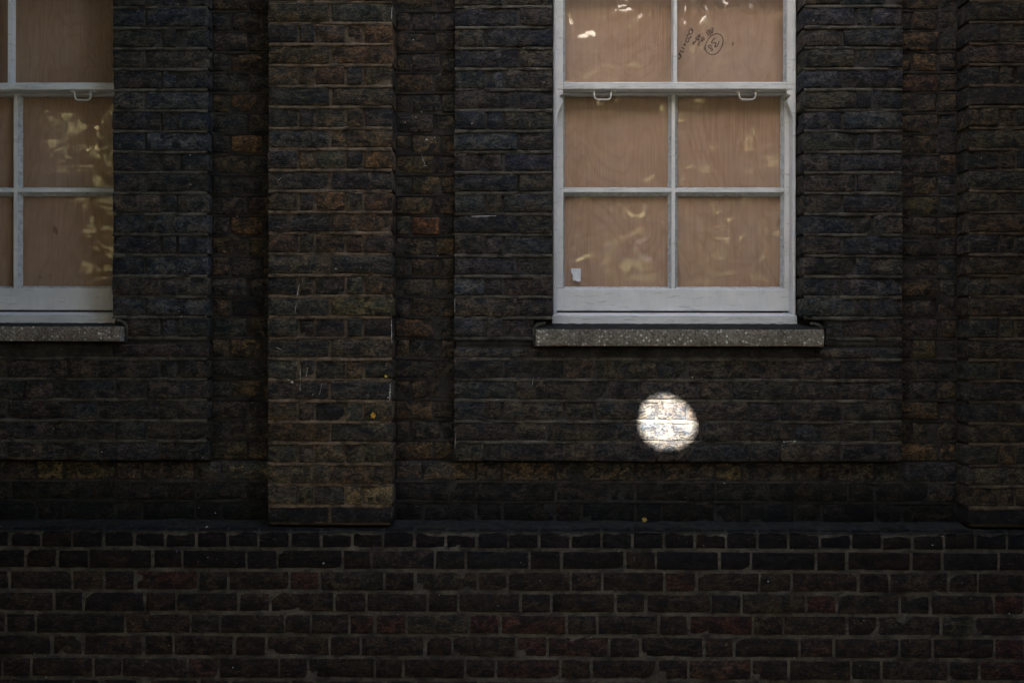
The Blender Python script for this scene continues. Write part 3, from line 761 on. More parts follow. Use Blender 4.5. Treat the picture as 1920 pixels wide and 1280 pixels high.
def sash_window(dx, label, op, sg, sill_py, sill_px):
    win = empty('sash_window', (op[0] / 2 + op[1] / 2, 0.0, WZ(606, 0)), parent=building)
    tag(win, label)
    def x(px, pl): return WX(px, pl) + dx
    def z(py, pl): return WZ(py, pl, 1264)
    zt = 3.36
    def part(mb, name, mat, smooth=False): return mb.build(name, mat, win, smooth=smooth)
    # box frame
    zsill = z(591, .04)
    b = MB(); b.box(op[0] - .03 if dx else op[0] + .004, x(1044, LIN), LIN, .20, zsill - .004, zt, .004); part(b, 'frame_jamb', M_PAINT)
    b = MB(); b.box(x(1486, LIN), (op[1] + .03 if dx else op[1] - .003), LIN, .20, zsill - .004, zt, .004); part(b, 'frame_jamb', M_PAINT)
    b = MB(); b.box(op[0] + .002, op[1] - .002, LIN - .003, .20, zt - .05, zt + .01, .003); part(b, 'frame_head', M_PAINT)
    # upper sash
    z0u = z(168, US); z1u = zt - .052
    zr1 = z(154.5, US)
    for (a, c, bv0, bv1) in ((1042.5, 1055, 1055, 1059.5), (1475, 1487.5, 1470.5, 1475)):
        b = MB(); b.box(x(a, US), x(c, US), US, .096, z0u + .0005, z1u, .0025); part(b, 'stile', M_PAINT)
    # horns, an ogee running out below the meeting rail
    for sgn, xa in ((1, 1043.2), (-1, 1486.8)):
        xe = 1055 if sgn > 0 else 1475
        wpx = abs(xe - xa)
        prof = [(0, 168.5), (wpx, 168.5), (wpx, 176), (wpx * .42, 178.5), (wpx * .5, 181.5), (wpx * .86, 186), (wpx * .98, 190), (wpx * .88, 195), (wpx * .55, 203), (wpx * .28, 211), (wpx * .14, 220), (wpx * .10, 229), (0, 230)]
        pts = [(x(xa + sgn * p, US), z(q, US)) for p, q in prof]
        b = MB(); b.prism(pts, 'y', US + .001, .094); part(b, 'horn', M_PAINT)
    b = MB(); b.box(x(1055.2, US), x(1474.8, US), US - .002, .094, z0u, zr1, .003); part(b, 'meeting_rail', M_PAINT2)
    b = MB(); b.box(x(1044.5, US), x(1485.5, US), US, .094, z1u, z1u + .051, .003); part(b, 'top_rail', M_PAINT)
    # putty fillets of the upper sash
    rows_u = [(zr1, z(-29, US)), (z(-37, US), z1u)]
    cols_u = [((1055, 1059.5), (1258.5, 1262)), ((1268, 1271.5), (1470.5, 1475))]
    b = MB(); bevel_bar_v(b, x(1262, US), x(1268.5, US), x(1259.3, US), x(1271.3, US), US + .002, UG, zr1, z1u); part(b, 'glazing_bar', M_PAINT)
    b = MB(); bevel_bar_h(b, z(-29.5, US), z(-36.5, US), z(-26, US), z(-40, US), US + .003, UG, x(1055, US), x(1475, US)); part(b, 'glazing_bar', M_PAINT)
    for (za, zb) in rows_u:
        for (l, r) in cols_u:
            xl, xr = x(l[0] if l[0] < 1100 else l[0] - 3, US), x(r[1] if r[1] > 1400 else r[1] + 3, US)
            b = MB(); b.box(xl, xr, UG, UG + .003, za - .006, zb + .006); part(b, 'pane', M_GLASS)
    b = MB()
    b.prism([(x(1055, US), US + .007), (x(1059.5, US), UG), (x(1055, US), UG)], 'z', zr1, z1u)
    b.prism([(x(1475, US), US + .007), (x(1470.5, US), UG), (x(1475, US), UG)], 'z', zr1, z1u)
    b.prism([(US + .006, zr1), (UG, zr1), (UG, zr1 + .007)], 'x', x(1055, US), x(1475, US))
    part(b, 'putty', M_PUTTY)
    # lower sash
    zb0 = z(583, LS); zb1 = z(541.5, LS); zt0 = z(177.5, LS); zt1 = z(163, LS)
    b = MB(); b.box(x(1040, LS), x(1055.5, LS), LS, .145, zb1 + .0005, zt0 - .0005, .0025); part(b, 'stile', M_PAINT)
    b = MB(); b.box(x(1470.5, LS), x(1488, LS), LS, .145, zb1 + .0005, zt0 - .0005, .0025); part(b, 'stile', M_PAINT)
    b = MB(); b.box(x(1040, LS), x(1488, LS), LS + .001, .145, zt0, zt1, .003); part(b, 'meeting_rail', M_PAINT)
    b = MB(); b.box(x(1040, LS), x(1488, LS), LS - .001, .145, zb0, zb1, .003); part(b, 'bottom_rail', M_PAINT)
    zg0, zg1 = z(360, LS), z(353, LS)
    b = MB(); bevel_bar_v(b, x(1259, LS), x(1265.3, LS), x(1253.5, LS), x(1271, LS), LS + .002, LG, zb1, zt0); part(b, 'glazing_bar', M_PAINT)
    b = MB(); bevel_bar_h(b, zg0, zg1, z(366, LS), z(350.2, LS), LS + .003, LG, x(1055, LS), x(1471, LS)); part(b, 'glazing_bar', M_PAINT)
    for (za, zb) in ((zb1, zg0), (zg1, zt0)):
        for (pl, pr) in ((1052, 1259), (1265, 1474)):
            b = MB(); b.box(x(pl, LS), x(pr, LS), LG, LG + .003, za - .004, zb + .004); part(b, 'pane', M_GLASS)
    # hand-run putty, uneven
    b = MB()
    def putty_v(px_in, px_out, za, zb):
        n = 30; v = []
        for i in range(n + 1):
            t = i / n; zz = za + (zb - za) * t; wob = .0016 * mnoise.noise((zz * 40, px_in, dx)) + .0008 * mnoise.noise((zz * 120, px_in, 1))
            xi, xo = x(px_in, LS), x(px_out, LS); s = 1 if xi > xo else -1
            v += [(xo, LS + .006, zz), (xi + s * wob, LG - .001, zz), (xo, LG - .001, zz)]
        f = [(i * 3 + a, i * 3 + (a + 1) % 3, i * 3 + 3 + (a + 1) % 3, i * 3 + 3 + a) for i in range(n) for a in range(3)]
        b.add(v, f)
    def putty_h(py_in, py_out, xa, xb):
        n = 40; v = []
        for i in range(n + 1):
            t = i / n; xx = xa + (xb - xa) * t; wob = .0016 * mnoise.noise((xx * 40, py_in, dx)) + .0008 * mnoise.noise((xx * 120, py_in, 1))
            zi, zo = z(py_in, LS), z(py_out, LS); s = 1 if zi > zo else -1
            v += [(xx, LS + .006, zo), (xx, LG - .001, zi + s * wob), (xx, LG - .001, zo)]
        f = [(i * 3 + a, i * 3 + (a + 1) % 3, i * 3 + 3 + (a + 1) % 3, i * 3 + 3 + a) for i in range(n) for a in range(3)]
        b.add(v, f)
    putty_v(1058.5, 1055.3, zb1, zt0); putty_v(1464.8, 1470.8, zb1, zt0)
    putty_v(1253.0, 1259.0, zb1, zt0); putty_v(1271.8, 1265.2, zb1, zt0)
    for (xa, xb) in ((1055, 1259), (1265, 1471)):
        putty_h(537, 541.7, x(xa, LS), x(xb, LS)); putty_h(367, 359.8, x(xa, LS), x(xb, LS)); putty_h(350.0, 353.2, x(xa, LS), x(xb, LS)); putty_h(179.0, 177.3, x(xa, LS), x(xb, LS))
    part(b, 'putty', M_PUTTY)
    # sash pulls under the upper meeting rail
    for (pa, pb) in ((1104, 1154.5), (1376, 1425.5)):
        yy = US + .012
        c = [(pa + 9, 171.5), (pa + 9.6, 180), (pa + 11, 184.5), (pa + 15, 187.2), (pb - 15, 187.2), (pb - 11, 184.5), (pb - 9.6, 180), (pb - 9, 171.5)]
        b = MB(); b.tube([(x(p, yy), yy, z(q, yy)) for p, q in c], .0036, 8)
        b.box(x(pa, yy), x(pa + 11, yy), yy - .006, yy + .006, z(172.6, yy), z(170.2, yy), .0008)
        b.box(x(pb - 11, yy), x(pb, yy), yy - .006, yy + .006, z(172.6, yy), z(170.2, yy), .0008)
        part(b, 'pull_handle', M_HANDLE, True)
    # timber sill
    zc = z(586.5, LS)
    b = MB(); b.prism([(.20, zc), (LS - .008, zc), (LS - .010, zc - .004), (.044, zsill), (.034, zsill - .003), (.034, z(608, .034)), (.20, z(608, .034))], 'x', op[0] + .002, op[1] - .002)
    part(b, 'timber_sill', M_PAINT2)
    # concrete sill: uneven cast front, weathered top
    yf = -.105
    p0, p1 = sill_px; xs0 = WX(p0, yf) if not (dx and p0 < 0) else sg[0] + .004; xs1 = WX(p1, yf)
    zt_, zb_ = WZ(sill_py[0], yf), WZ(sill_py[1], yf)
    n, mz = 90, 6; v = []
    for i in range(n + 1):
        xx = xs0 + (xs1 - xs0) * i / n
        for j in range(mz + 1):
            zz = zb_ + (zt_ - zb_) * j / mz; a = mnoise.noise((xx * 30, zz * 30, 2)); c = mnoise.noise((xx * 90, zz * 90, 7))
            ed = .003 if j in (0, mz) else 0
            v.append((xx, yf + .0014 * a + .0012 * c + ed, zz + (.0016 * c if j in (0, mz) else 0)))
    n1 = mz + 1
    f = [(i * n1 + j, (i + 1) * n1 + j, (i + 1) * n1 + j + 1, i * n1 + j + 1) for i in range(n) for j in range(mz)]
    k = len(v)
    zk = z(606.5, .03)
    top = [v[i * n1 + mz] for i in range(n + 1)]; bot = [v[i * n1] for i in range(n + 1)]
    b = MB(); b.add(v, f)
    b.add(bot + [(q[0], .05, q[2]) for q in bot], [(i, n + 1 + i, n + 2 + i, i + 1) for i in range(n)])
    for i, e in ((0, xs0), (n, xs1)):
        col_ = [v[i * n1 + j] for j in range(n1)]; b.add(col_ + [(e, .05, zt_), (e, .05, zb_)], [tuple(range(n1 + 2))])
    so = part(b, 'concrete_sill', M_SILL, True)
    b = MB(); v = []
    for i, q in enumerate(top):
        a = mnoise.noise((q[0] * 40, 3, 2))
        v += [q, (q[0], yf + .03, q[2] + (zk - q[2]) * .25 + .001 * a), (q[0], -.02, q[2] + (zk - q[2]) * .65 + .0016 * a), (q[0], .036, zk + .002 * a)]
    b.add(v, [(i * 4 + j, i * 4 + 4 + j, i * 4 + 5 + j, i * 4 + 1 + j) for i in range(n) for j in range(3)])
    part(b, 'sill_top', M_SILLTOP, True)
    # mortar pressed round the sill ends
    for e, sd in ((xs0, -1), (xs1, 1)):
        if dx and sd < 0: continue
        b = MB()
        pts = [(e + sd * .002, P_BAY - .001, zb_ - .004), (e + sd * .006, P_BAY - .001, (zb_ + zt_) / 2), (e + sd * .005, P_BAY - .001, zt_ + .004), (e - sd * .006, P_BAY - .001, zt_ + .017), (e - sd * .035, P_BAY + .002, zt_ + .021)]
        b.tube([pts[0]] + [tuple((Vector(pts[i]) * (1 - t) + Vector(pts[i + 1]) * t)) for i in range(4) for t in (.33, .66, 1)], [.0075 + .0025 * mnoise.noise((i * .9, 4, sd)) for i in range(13)], 8, (.075, .068, .055, 1))
        b.build('mortar_fillet', M_MORTAR, win, smooth=True, attr=True)
    return win

sash_window(0.0, 'fully visible white sash window in the middle', OP_R, SG_R, (617, 648), (1005, 1545))
sash_window(CX_L - CX_R, 'white sash window cut off by the left edge', OP_L, SG_L, (613, 640.5), (-260, 225))

# ------------------------------------------------------------------ plywood boards behind the panes
def plywood(cx, label, mat, width=1.02):
    zb = WZ(548, BOARD); o = empty('plywood_board', (cx, BOARD, zb), label, 'board')
    b = MB(); b.box(cx - width / 2 + .03, cx + width / 2 - .03, BOARD, BOARD + .012, zb, zb + 1.62)
    b.build('sheet', mat, o)
    return o
M_PLY1 = mat_ply('plywood_right', 1.0, 0.0); M_PLY2 = mat_ply('plywood_left', 0.86, 4.3)  # left board's lower tint puts the light falloff at the edge into its colour
ply = plywood(CX_R, 'plywood board with black marker writing behind the middle sash window', M_PLY1)
ply2 = plywood(CX_L, 'plywood board without writing behind the left sash window', M_PLY2)

def ribbon(b, pts, wd, y):
    """a marker stroke as a thin raised ribbon in the board's plane"""
    P = [Vector((p[0], p[1])) for p in pts]
    v = []
    for i, p in enumerate(P):
        a = P[max(0, i - 1)]; c = P[min(len(P) - 1, i + 1)]; t = (c - a)
        t = t.normalized() if t.length > 1e-9 else Vector((1, 0)); n = Vector((-t.y, t.x))
        ww = wd * (0.85 + 0.3 * math.sin(i * 1.7))
        for s in (-1, 1): v.append((p.x + n.x * s * ww / 2, y, p.y + n.y * s * ww / 2))
    b.add(v, [(2 * i, 2 * i + 2, 2 * i + 3, 2 * i + 1) for i in range(len(P) - 1)])
def smooth_pts(p, k=3):
    for _ in range(k):
        q = [p[0]]
        for a, c in zip(p[:-1], p[1:]): q += [(a[0] * .75 + c[0] * .25, a[1] * .75 + c[1] * .25), (a[0] * .25 + c[0] * .75, a[1] * .25 + c[1] * .75)]
        p = q + [p[-1]]
    return p
STROKES = [  # drawn in a 16x enlargement of the corner at (1260, 40)
 ([(540, 185), (600, 235), (650, 290)], 1), ([(560, 240), (510, 290), (505, 370), (540, 405), (600, 380), (620, 320), (590, 260), (550, 245)], 1),
 ([(520, 400), (480, 395), (450, 440), (435, 475)], 1), ([(545, 450), (575, 465), (550, 515), (520, 480)], .9), ([(480, 495), (420, 540), (405, 610), (450, 645), (500, 610), (515, 545), (490, 500)], 1),
 ([(385, 655), (400, 720), (330, 715)], 1.1), ([(360, 690), (415, 745)], .9), ([(285, 785), (330, 810), (375, 845)], 1.1), ([(235, 880), (280, 930), (340, 940), (365, 890)], 1.1), ([(270, 900), (310, 880)], .9),
 ([(230, 940), (215, 1000), (265, 1000), (270, 1060), (215, 1130), (185, 1140)], 1.5), ([(225, 990), (200, 1040)], 1.2),
 ([(820, 390), (850, 440), (815, 480), (760, 460), (800, 415)], 1), ([(760, 480), (700, 510), (740, 560), (810, 540)], 1), ([(790, 500), (830, 560)], .9), ([(720, 590), (690, 640), (640, 620), (625, 660), (635, 715)], 1), ([(650, 650), (665, 700)], .8),
 ([(820, 610), (840, 645), (790, 660), (770, 700), (790, 760)], 1), ([(810, 690), (850, 740)], .9),
 ([(910, 475), (970, 520), (960, 570), (880, 560), (870, 600), (930, 600)], 1), ([(910, 475), (880, 540)], .9), ([(770, 560), (800, 600)], .9),
 ([(1030, 320), (1050, 370), (1090, 400), (1095, 455)], 1.1), ([(1050, 262), (1110, 330), (1165, 430)], 1.2), ([(1110, 245), (1150, 300), (1190, 330)], 1.1),
 ([(1180, 210), (1225, 215), (1230, 280), (1215, 355), (1180, 365), (1165, 300)], 1.1), ([(1130, 290), (1190, 255)], .9),
 ([(1340, 378), (1440, 395), (1510, 470), (1535, 580), (1520, 700), (1470, 830), (1390, 930), (1290, 995), (1200, 1020), (1110, 985), (1040, 930), (1005, 850), (1000, 740), (1040, 620), (1100, 520), (1190, 435), (1270, 390), (1345, 376)], .85),
 ([(1300, 500), (1220, 570), (1170, 655), (1230, 665), (1320, 635), (1310, 710), (1275, 785), (1330, 775), (1390, 690), (1415, 600)], .95),
 ([(1150, 715), (1095, 735), (1090, 780), (1150, 825), (1215, 835), (1220, 870), (1185, 890), (1155, 870)], .95), ([(1150, 715), (1180, 750), (1165, 800)], .85),
]
b = MB()
for pts, wd in STROKES:
    q = [W(1260 + p[0] / 16, 40 + p[1] / 16, BOARD - .001) for p in pts]
    ribbon(b, smooth_pts(q), .0037 * wd, BOARD - .001)
b.build('marker_writing', M_INK, ply)

# torn white sticker on the lower left pane
def sticker():
    yy = LG - .0012
    pts = [(1070.8, 503), (1088.8, 503), (1089, 515), (1088.4, 528), (1083, 528), (1080.5, 527), (1079, 525.5), (1076, 526.5), (1073.5, 525.5), (1075.5, 523.5), (1072.5, 522.5), (1074.5, 520), (1074, 516), (1071.5, 512), (1070.6, 508)]
    b = MB(); P = [W(p, q, yy) for p, q in pts]
    b.prism(P, 'y', yy - .0004, yy)
    o = b.build('torn_sticker', M_PAPER, None, origin=(P[0][0], yy, P[0][1]))
    tag(o, 'small torn white sticker on the lower left pane of the middle window', 'sticker')
sticker()

# ------------------------------------------------------------------ flecks, droppings and stray leaves on the wall
def plane_at(px, py):
    x_, z_ = W(px, py, P_BAY)
    if z_ < ZP[0]: return P_PLI
    if XP0 < WX(px, P_PIL) < XP1 or WX(px, P_PIL) > XQ0: return P_PIL
    if z_ < Z_BAND: return P_REC
    if XB0 < x_ < XB1 or x_ < XL1: return P_BAY
    return P_REC
b = MB(); rf = random.Random(77)
FL = [(357, 291, 2.6), (329, 293, 1.2), (357, 346, 2.6), (450, 338, 1), (445, 406, 2.4), (421, 531, 2), (421, 472, 1.5), (495, 470, 1.4), (340, 593, 2), (336, 583, 1.4), (191, 847, 2.6), (64, 844, 2), (100, 861, 2.2), (380, 857, 2.2),
      (334, 892, 2), (237, 876, 1.5), (210, 889, 1.5), (373, 951, 1.6), (404, 961, 3), (388, 987, 4), (390, 1044, 2), (607, 1055, 3), (1160, 1033, 2), (437, 1250, 3), (275, 1238, 1.4), (548, 716, 5), (541, 712, 4), (562, 700, 1.6), (563, 730, 1.5), (576, 690, 1.5),
      (556, 680, 2), (587, 739, 2), (630, 504, 3), (676, 502, 2), (693, 507, 1.5), (734, 610, 2.5), (731, 735, 4), (728, 745, 3.5), (735, 640, 2), (660, 697, 2), (820, 480, 2.4), (775, 75, 3), (1505, 70, 3), (1508, 76, 2), (1517, 180, 2.6), (1298, 707, 3), (1316, 708, 2),
      (1285, 975, 1.6), (1358, 905, 3), (1419, 733, 1.6), (1490, 827, 4), (1470, 828, 3), (1768, 1005, 2), (1748, 1021, 3), (1440, 1089, 2), (1035, 125, 3), (1020, 155, 2.4), (885, 232, 3), (760, 230, 2.6), (780, 220, 2.4), (690, 740, 2), (790, 210, 3), (800, 262, 4), (815, 258, 3), (1010, 708, 1.6)]
for _ in range(190): FL.append((rf.uniform(0, 1920), rf.uniform(0, 1270), rf.choice([.7, .8, 1.0, 1.2])))
for (px, py, sz) in FL:
    pl = plane_at(px, py)
    x_, z_ = W(px, py, pl)
    if (OP_R[0] - .03 < x_ < OP_R[1] + .03 or x_ < OP_L[1] + .03) and WZ(650, P_BAY) < z_: continue
    r = sz * .00095; k = rf.randint(5, 7); ph = rf.uniform(0, 6); st = rf.uniform(.5, 1.0)
    yq = pl - .0035
    v = [(x_ + r * math.cos(ph + i * 6.283 / k) * rf.uniform(.6, 1.3), yq, z_ + r * st * math.sin(ph + i * 6.283 / k) * rf.uniform(.6, 1.3)) for i in range(k)]
    v2 = [(q[0], yq + .006, q[2]) for q in v]
    b.add(v + v2, [tuple(range(k))] + [(i, (i + 1) % k, k + (i + 1) % k, k + i) for i in range(k)])
for (xa, ya, xb, yb, wd) in ((563.5, 690, 563, 732, 1.0), (577, 690, 574, 706, 1.0), (562, 532, 557, 556, 1.0), (556, 568, 553, 588, 1.1), (604, 718, 599, 740, .9), (518, 651, 528, 655, 1.2), (790, 290, 798, 312, .8), (792, 312, 800, 311, .8), (1470, 828, 1484, 826, 1.0), (1484, 829, 1492, 827, .8),
                             (735, 15, 734, 36, 1.1), (734, 600, 735, 640, 1.2), (732, 718, 731, 750, 1.6), (573, 231, 583, 229, .9), (520, 340, 528, 333, .7), (1000, 707, 998, 722, .6), (1188, 1043, 1190, 1050, .6), (855, 810, 853, 840, .6), (853, 560, 853, 585, .8), (884, 406, 930, 405, 1.6)):
    pl = plane_at(xa, ya); p0, p1 = W(xa, ya, pl), W(xb, yb, pl); n = 8; v = []
    dx_, dz_ = p1[0] - p0[0], p1[1] - p0[1]; L_ = math.hypot(dx_, dz_); nx_, nz_ = -dz_ / L_, dx_ / L_
    for i in range(n + 1):
        t = i / n; w2 = wd * .00095 * (.35 + .65 * abs(mnoise.noise((xa + i * .9, ya, 3))) * 2); ox = .0012 * mnoise.noise((i * .7, xa, 1))
        for sd in (-1, 1): v.append((p0[0] + dx_ * t + nx_ * (sd * w2 + ox), pl - .0032, p0[1] + dz_ * t + nz_ * (sd * w2 + ox)))
    b.add(v, [(2 * i, 2 * i + 2, 2 * i + 3, 2 * i + 1) for i in range(n)])
tag(b.build('lime_flecks', M_FLECK, building), kind='stuff')

def fallen_leaf(px, py, pl, size, label, col, rot=0.0, lean=0.3):
    x_, z_ = W(px, py, pl)
    prof = [(0, -1), (.35, -.6), (.75, -.35), (.55, 0), (.8, .3), (.4, .5), (.15, 1), (-.2, .55), (-.7, .35), (-.5, -.05), (-.72, -.4), (-.3, -.6)]
    b = MB(); v = []
    for (p, q) in prof:
        c, s = math.cos(rot), math.sin(rot); a = (p * c - q * s) * size; d = (p * s + q * c) * size
        v.append((x_ + a, pl - .006 - lean * size * (p * p * .5 + .25 * math.sin(q * 3)), z_ + d))
    cen = len(v); v.append((x_, pl - .004, z_))
    v2 = [(q[0], q[1] + .0012, q[2]) for q in v]
    n = len(prof); f = [(i, (i + 1) % n, cen) for i in range(n)]
    f2 = [tuple(j + n + 1 for j in q) for q in f]; side = [(i, (i + 1) % n, n + 1 + (i + 1) % n, n + 1 + i) for i in range(n)]
    b.add(v + v2, f + f2 + side)
    m = mat_plain('leaf_' + label.split()[1], col, .8, 120, .4)
    o = b.build('fallen_leaf', m, None, origin=(x_, pl, z_)); tag(o, label, 'leaf', 'stray leaves on the wall')
fallen_leaf(700, 778, P_PIL, .013, 'small orange leaf stuck to the face of the left pilaster', (.50, .26, .03), 0.3)
fallen_leaf(1208, 973, P_REC - .05, .012, 'small ochre leaf lying on the plinth ledge below the middle window', (.36, .24, .05), 1.4)
fallen_leaf(724, 705, P_PIL, .007, 'tiny yellow leaf scrap on the right edge of the left pilaster', (.40, .32, .06), 1.1)

# ------------------------------------------------------------------ street trees (unseen, crowns shaped so the sun reaches the wall through one gap)
SPOT = W(1250.5, 792, P_BAY)                       # where the patch of sun falls
SA, SB, STILT = 0.1010, 0.0890, R(-25)
def sun_uv(p):
    """where the sun ray through p meets the wall, relative to the patch, in patch radii"""
    t = (P_BAY - p[1]) / -SUN_DIR.y if False else (p[1] - P_BAY) / SUN_DIR.y
    q = Vector(p) - SUN_DIR * t
    a, d = q.x - SPOT[0], q.z - SPOT[1]
    c, s = math.cos(STILT), math.sin(STILT)
    return (a * c + d * s) / SA, (-a * s + d * c) / SB
def leaf_quads(centres, size, rng, keep=None):
    """five-cornered leaf blades at the given centres"""
    n = len(centres)
    nrm = rng.normal(size=(n, 3)); nrm[:, 2] = np.abs(nrm[:, 2]) + .5; nrm /= np.linalg.norm(nrm, axis=1)[:, None]
    t = rng.normal(size=(n, 3)); t -= (t * nrm).sum(1)[:, None] * nrm; t /= np.linalg.norm(t, axis=1)[:, None]
    bt = np.cross(nrm, t); s = size * rng.uniform(.7, 1.3, (n, 1))
    sh = [(-.62, 0, 0), (-.15, .52, .08), (.7, 0, -.06), (-.15, -.52, .08)]
    V = np.stack([centres + (a * t + c * bt + d * nrm) * s for a, c, d in sh], 1)
    return V
def crown_mesh(V, name, mat, parent):
    n = V.shape[0]
    me = bpy.data.meshes.new(name)
    me.vertices.add(4 * n); me.vertices.foreach_set('co', V.reshape(-1).astype('f'))
    me.loops.add(4 * n); me.loops.foreach_set('vertex_index', np.arange(4 * n, dtype='i'))
    me.polygons.add(n); me.polygons.foreach_set('loop_start', np.arange(0, 4 * n, 4, dtype='i')); me.polygons.foreach_set('loop_total', np.full(n, 4, 'i'))
    me.update(calc_edges=True); me.materials.append(mat)
    o = bpy.data.objects.new(name, me); link(o, parent)
    if parent: o.matrix_parent_inverse = Matrix.Translation(parent.location).inverted()
    return o
def trunk_of(root, base, top, r0, limbs, rng):
    b = MB(); pts = [Vector(base).lerp(Vector(top), t) + Vector((.06 * math.sin(5 * t), .05 * math.cos(4 * t), 0)) for t in [i / 8 for i in range(9)]]
    b.tube(pts, [r0 * (1 - .45 * i / 8) for i in range(9)], 12)
    for l in limbs:
        s = Vector(top) * .7 + Vector(base) * .3 if rng.random() < .4 else Vector(top)
        mid = s.lerp(Vector(l), .5) + Vector((0, 0, .25))
        path = [s.lerp(mid, i / 8) for i in range(9)] + [mid.lerp(Vector(l), i / 8) for i in range(9)]
        if min(math.hypot(*sun_uv(p)) for p in path) < 3.5: continue          # would cross the gap
        b.tube([s, s.lerp(mid, .5), mid, Vector(l)], [r0 * .42, r0 * .34, r0 * .24, r0 * .08], 8)
    b.build('trunk', M_BARK, root, smooth=True)

TREES = [(-2.9, 'unseen street tree behind the viewer, on the left, its crown shaped to block sun'), (-0.7, 'unseen street tree right behind the viewer, its crown shaped round the sun gap'), (1.9, 'unseen street tree behind the viewer, on the right, its crown shaped to block sun')]
def street_trees():
    rng = np.random.default_rng(3)
    n = 10500
    c = np.stack([rng.uniform(-4.6, 3.6, n), rng.uniform(-6.6, -5.0, n), rng.uniform(2.1, 7.0, n)], 1)
    c[:, 1] += .2 * np.sin(c[:, 0] * 1.9 + c[:, 2]) + .12 * np.sin(c[:, 2] * 3.3)
    c[:, 2] += .25 * np.sin(c[:, 0] * 1.6 + 1) + .12 * np.sin(c[:, 0] * 4.7)
    V = leaf_quads(c, .145, rng)
    # the gap: no blade may cross the ray bundle that makes the patch of sun
    d = np.array(SUN_DIR); t = (V[..., 1] - P_BAY) / d[1]
    q = V - d * t[..., None]
    a, e = q[..., 0] - SPOT[0], q[..., 2] - SPOT[1]
    cs, sn = math.cos(STILT), math.sin(STILT)
    u, v = (a * cs + e * sn) / SA, (-a * sn + e * cs) / SB
    def segmin(u0, v0, u1, v1):
        du, dv = u1 - u0, v1 - v0; tt = np.clip(-(u0 * du + v0 * dv) / (du * du + dv * dv + 1e-9), 0, 1)
        return np.hypot(u0 + tt * du, v0 + tt * dv)
    dm = np.min([segmin(u[:, i], v[:, i], u[:, (i + 1) % 4], v[:, (i + 1) % 4]) for i in range(4)], 0)
    cen = np.hypot(u.mean(1), v.mean(1))
    keep = (dm > 1.14) & (cen > 1.0)
    V = V[keep]
    # rim leaves added to shape the gap into a round sun patch
    rim = []
    ex, ez = Vector((1, 0, 0)), Vector((0, 0, 1))
    rr = random.Random(8)
    nr = 46
    for ring in range(3):
        for i in range(nr):
            th = (i + rr.uniform(-.2, .2)) * 2 * math.pi / nr
            rad = 1.0 + ring * 0.5 + rr.uniform(-.015, .02)
            if ring == 0: rad += .03 * math.sin(3 * th + 1) + .015 * math.sin(7 * th)
            dist = rr.uniform(4.7, 5.2)
            def at(rd, tt):
                uu, vv = rd * math.cos(tt), rd * math.sin(tt)
                aa = (uu * SA * cs - vv * SB * sn); ee = (uu * SA * sn + vv * SB * cs)
                return Vector((SPOT[0] + aa, P_BAY, SPOT[1] + ee)) + SUN_DIR * dist
            dt = 0.115
            rim.append([at(rad + .004, th - dt), at(rad + .75, th - dt * 2.0), at(rad + .8, th + dt * 2.0), at(rad + .004, th + dt)])
    # one small leaf hanging into the gap
    for (uu, vv, sz) in ((-.62, .60, .11), (-.50, .42, .05)):
        cc = []
        for (ka, kb) in ((-1, -.6), (.2, -1), (1, .5), (-.3, 1)):
            u2, v2 = uu + ka * sz, vv + kb * sz
            aa = (u2 * SA * cs - v2 * SB * sn); ee = (u2 * SA * sn + v2 * SB * cs)
            cc.append(Vector((SPOT[0] + aa, P_BAY, SPOT[1] + ee)) + SUN_DIR * 4.9)
        rim.append(cc)
    V = np.concatenate([V, np.array([[tuple(p) for p in q_] for q_ in rim])], 0)
    # leaves added to block sun that would still come through on to the wall
    st = .015; X0, Z0 = -2.9, -.1; nx, nz = int(5.8 / st), int(3.5 / st)
    cov = np.zeros((nz, nx), bool)
    gu = X0 + (np.arange(nx) + .5) * st; gv = Z0 + (np.arange(nz) + .5) * st
    def paint(q4, shrink=.86):
        p = q4 - d * ((q4[:, 1] - P_BAY) / d[1])[:, None]; P = p[:, [0, 2]]; m_ = P.mean(0); P = m_ + (P - m_) * shrink
        i0, i1 = int((P[:, 0].min() - X0) / st), int((P[:, 0].max() - X0) / st) + 1; j0, j1 = int((P[:, 1].min() - Z0) / st), int((P[:, 1].max() - Z0) / st) + 1
        i0, j0 = max(i0, 0), max(j0, 0); i1, j1 = min(i1, nx), min(j1, nz)
        if i1 <= i0 or j1 <= j0: return
        uu, vv = np.meshgrid(gu[i0:i1], gv[j0:j1]); pos_ = np.ones(uu.shape, bool); neg_ = np.ones(uu.shape, bool)
        for k in range(4):
            a_, e_ = P[k], P[(k + 1) % 4]; cr = (e_[0] - a_[0]) * (vv - a_[1]) - (e_[1] - a_[1]) * (uu - a_[0]); pos_ &= cr >= 0; neg_ &= cr <= 0
        cov[j0:j1, i0:i1] |= pos_ | neg_
    for q4 in V: paint(q4, .86 if True else 1)
    UU, VV = np.meshgrid(gu - SPOT[0], gv - SPOT[1]); rad_ = np.hypot((UU * cs + VV * sn) / SA, (-UU * sn + VV * cs) / SB)
    cov |= rad_ < 1.9
    sx = np.cross(d, (0, 0, 1.)); sx /= np.linalg.norm(sx); sy = np.cross(sx, d)
    extra = []
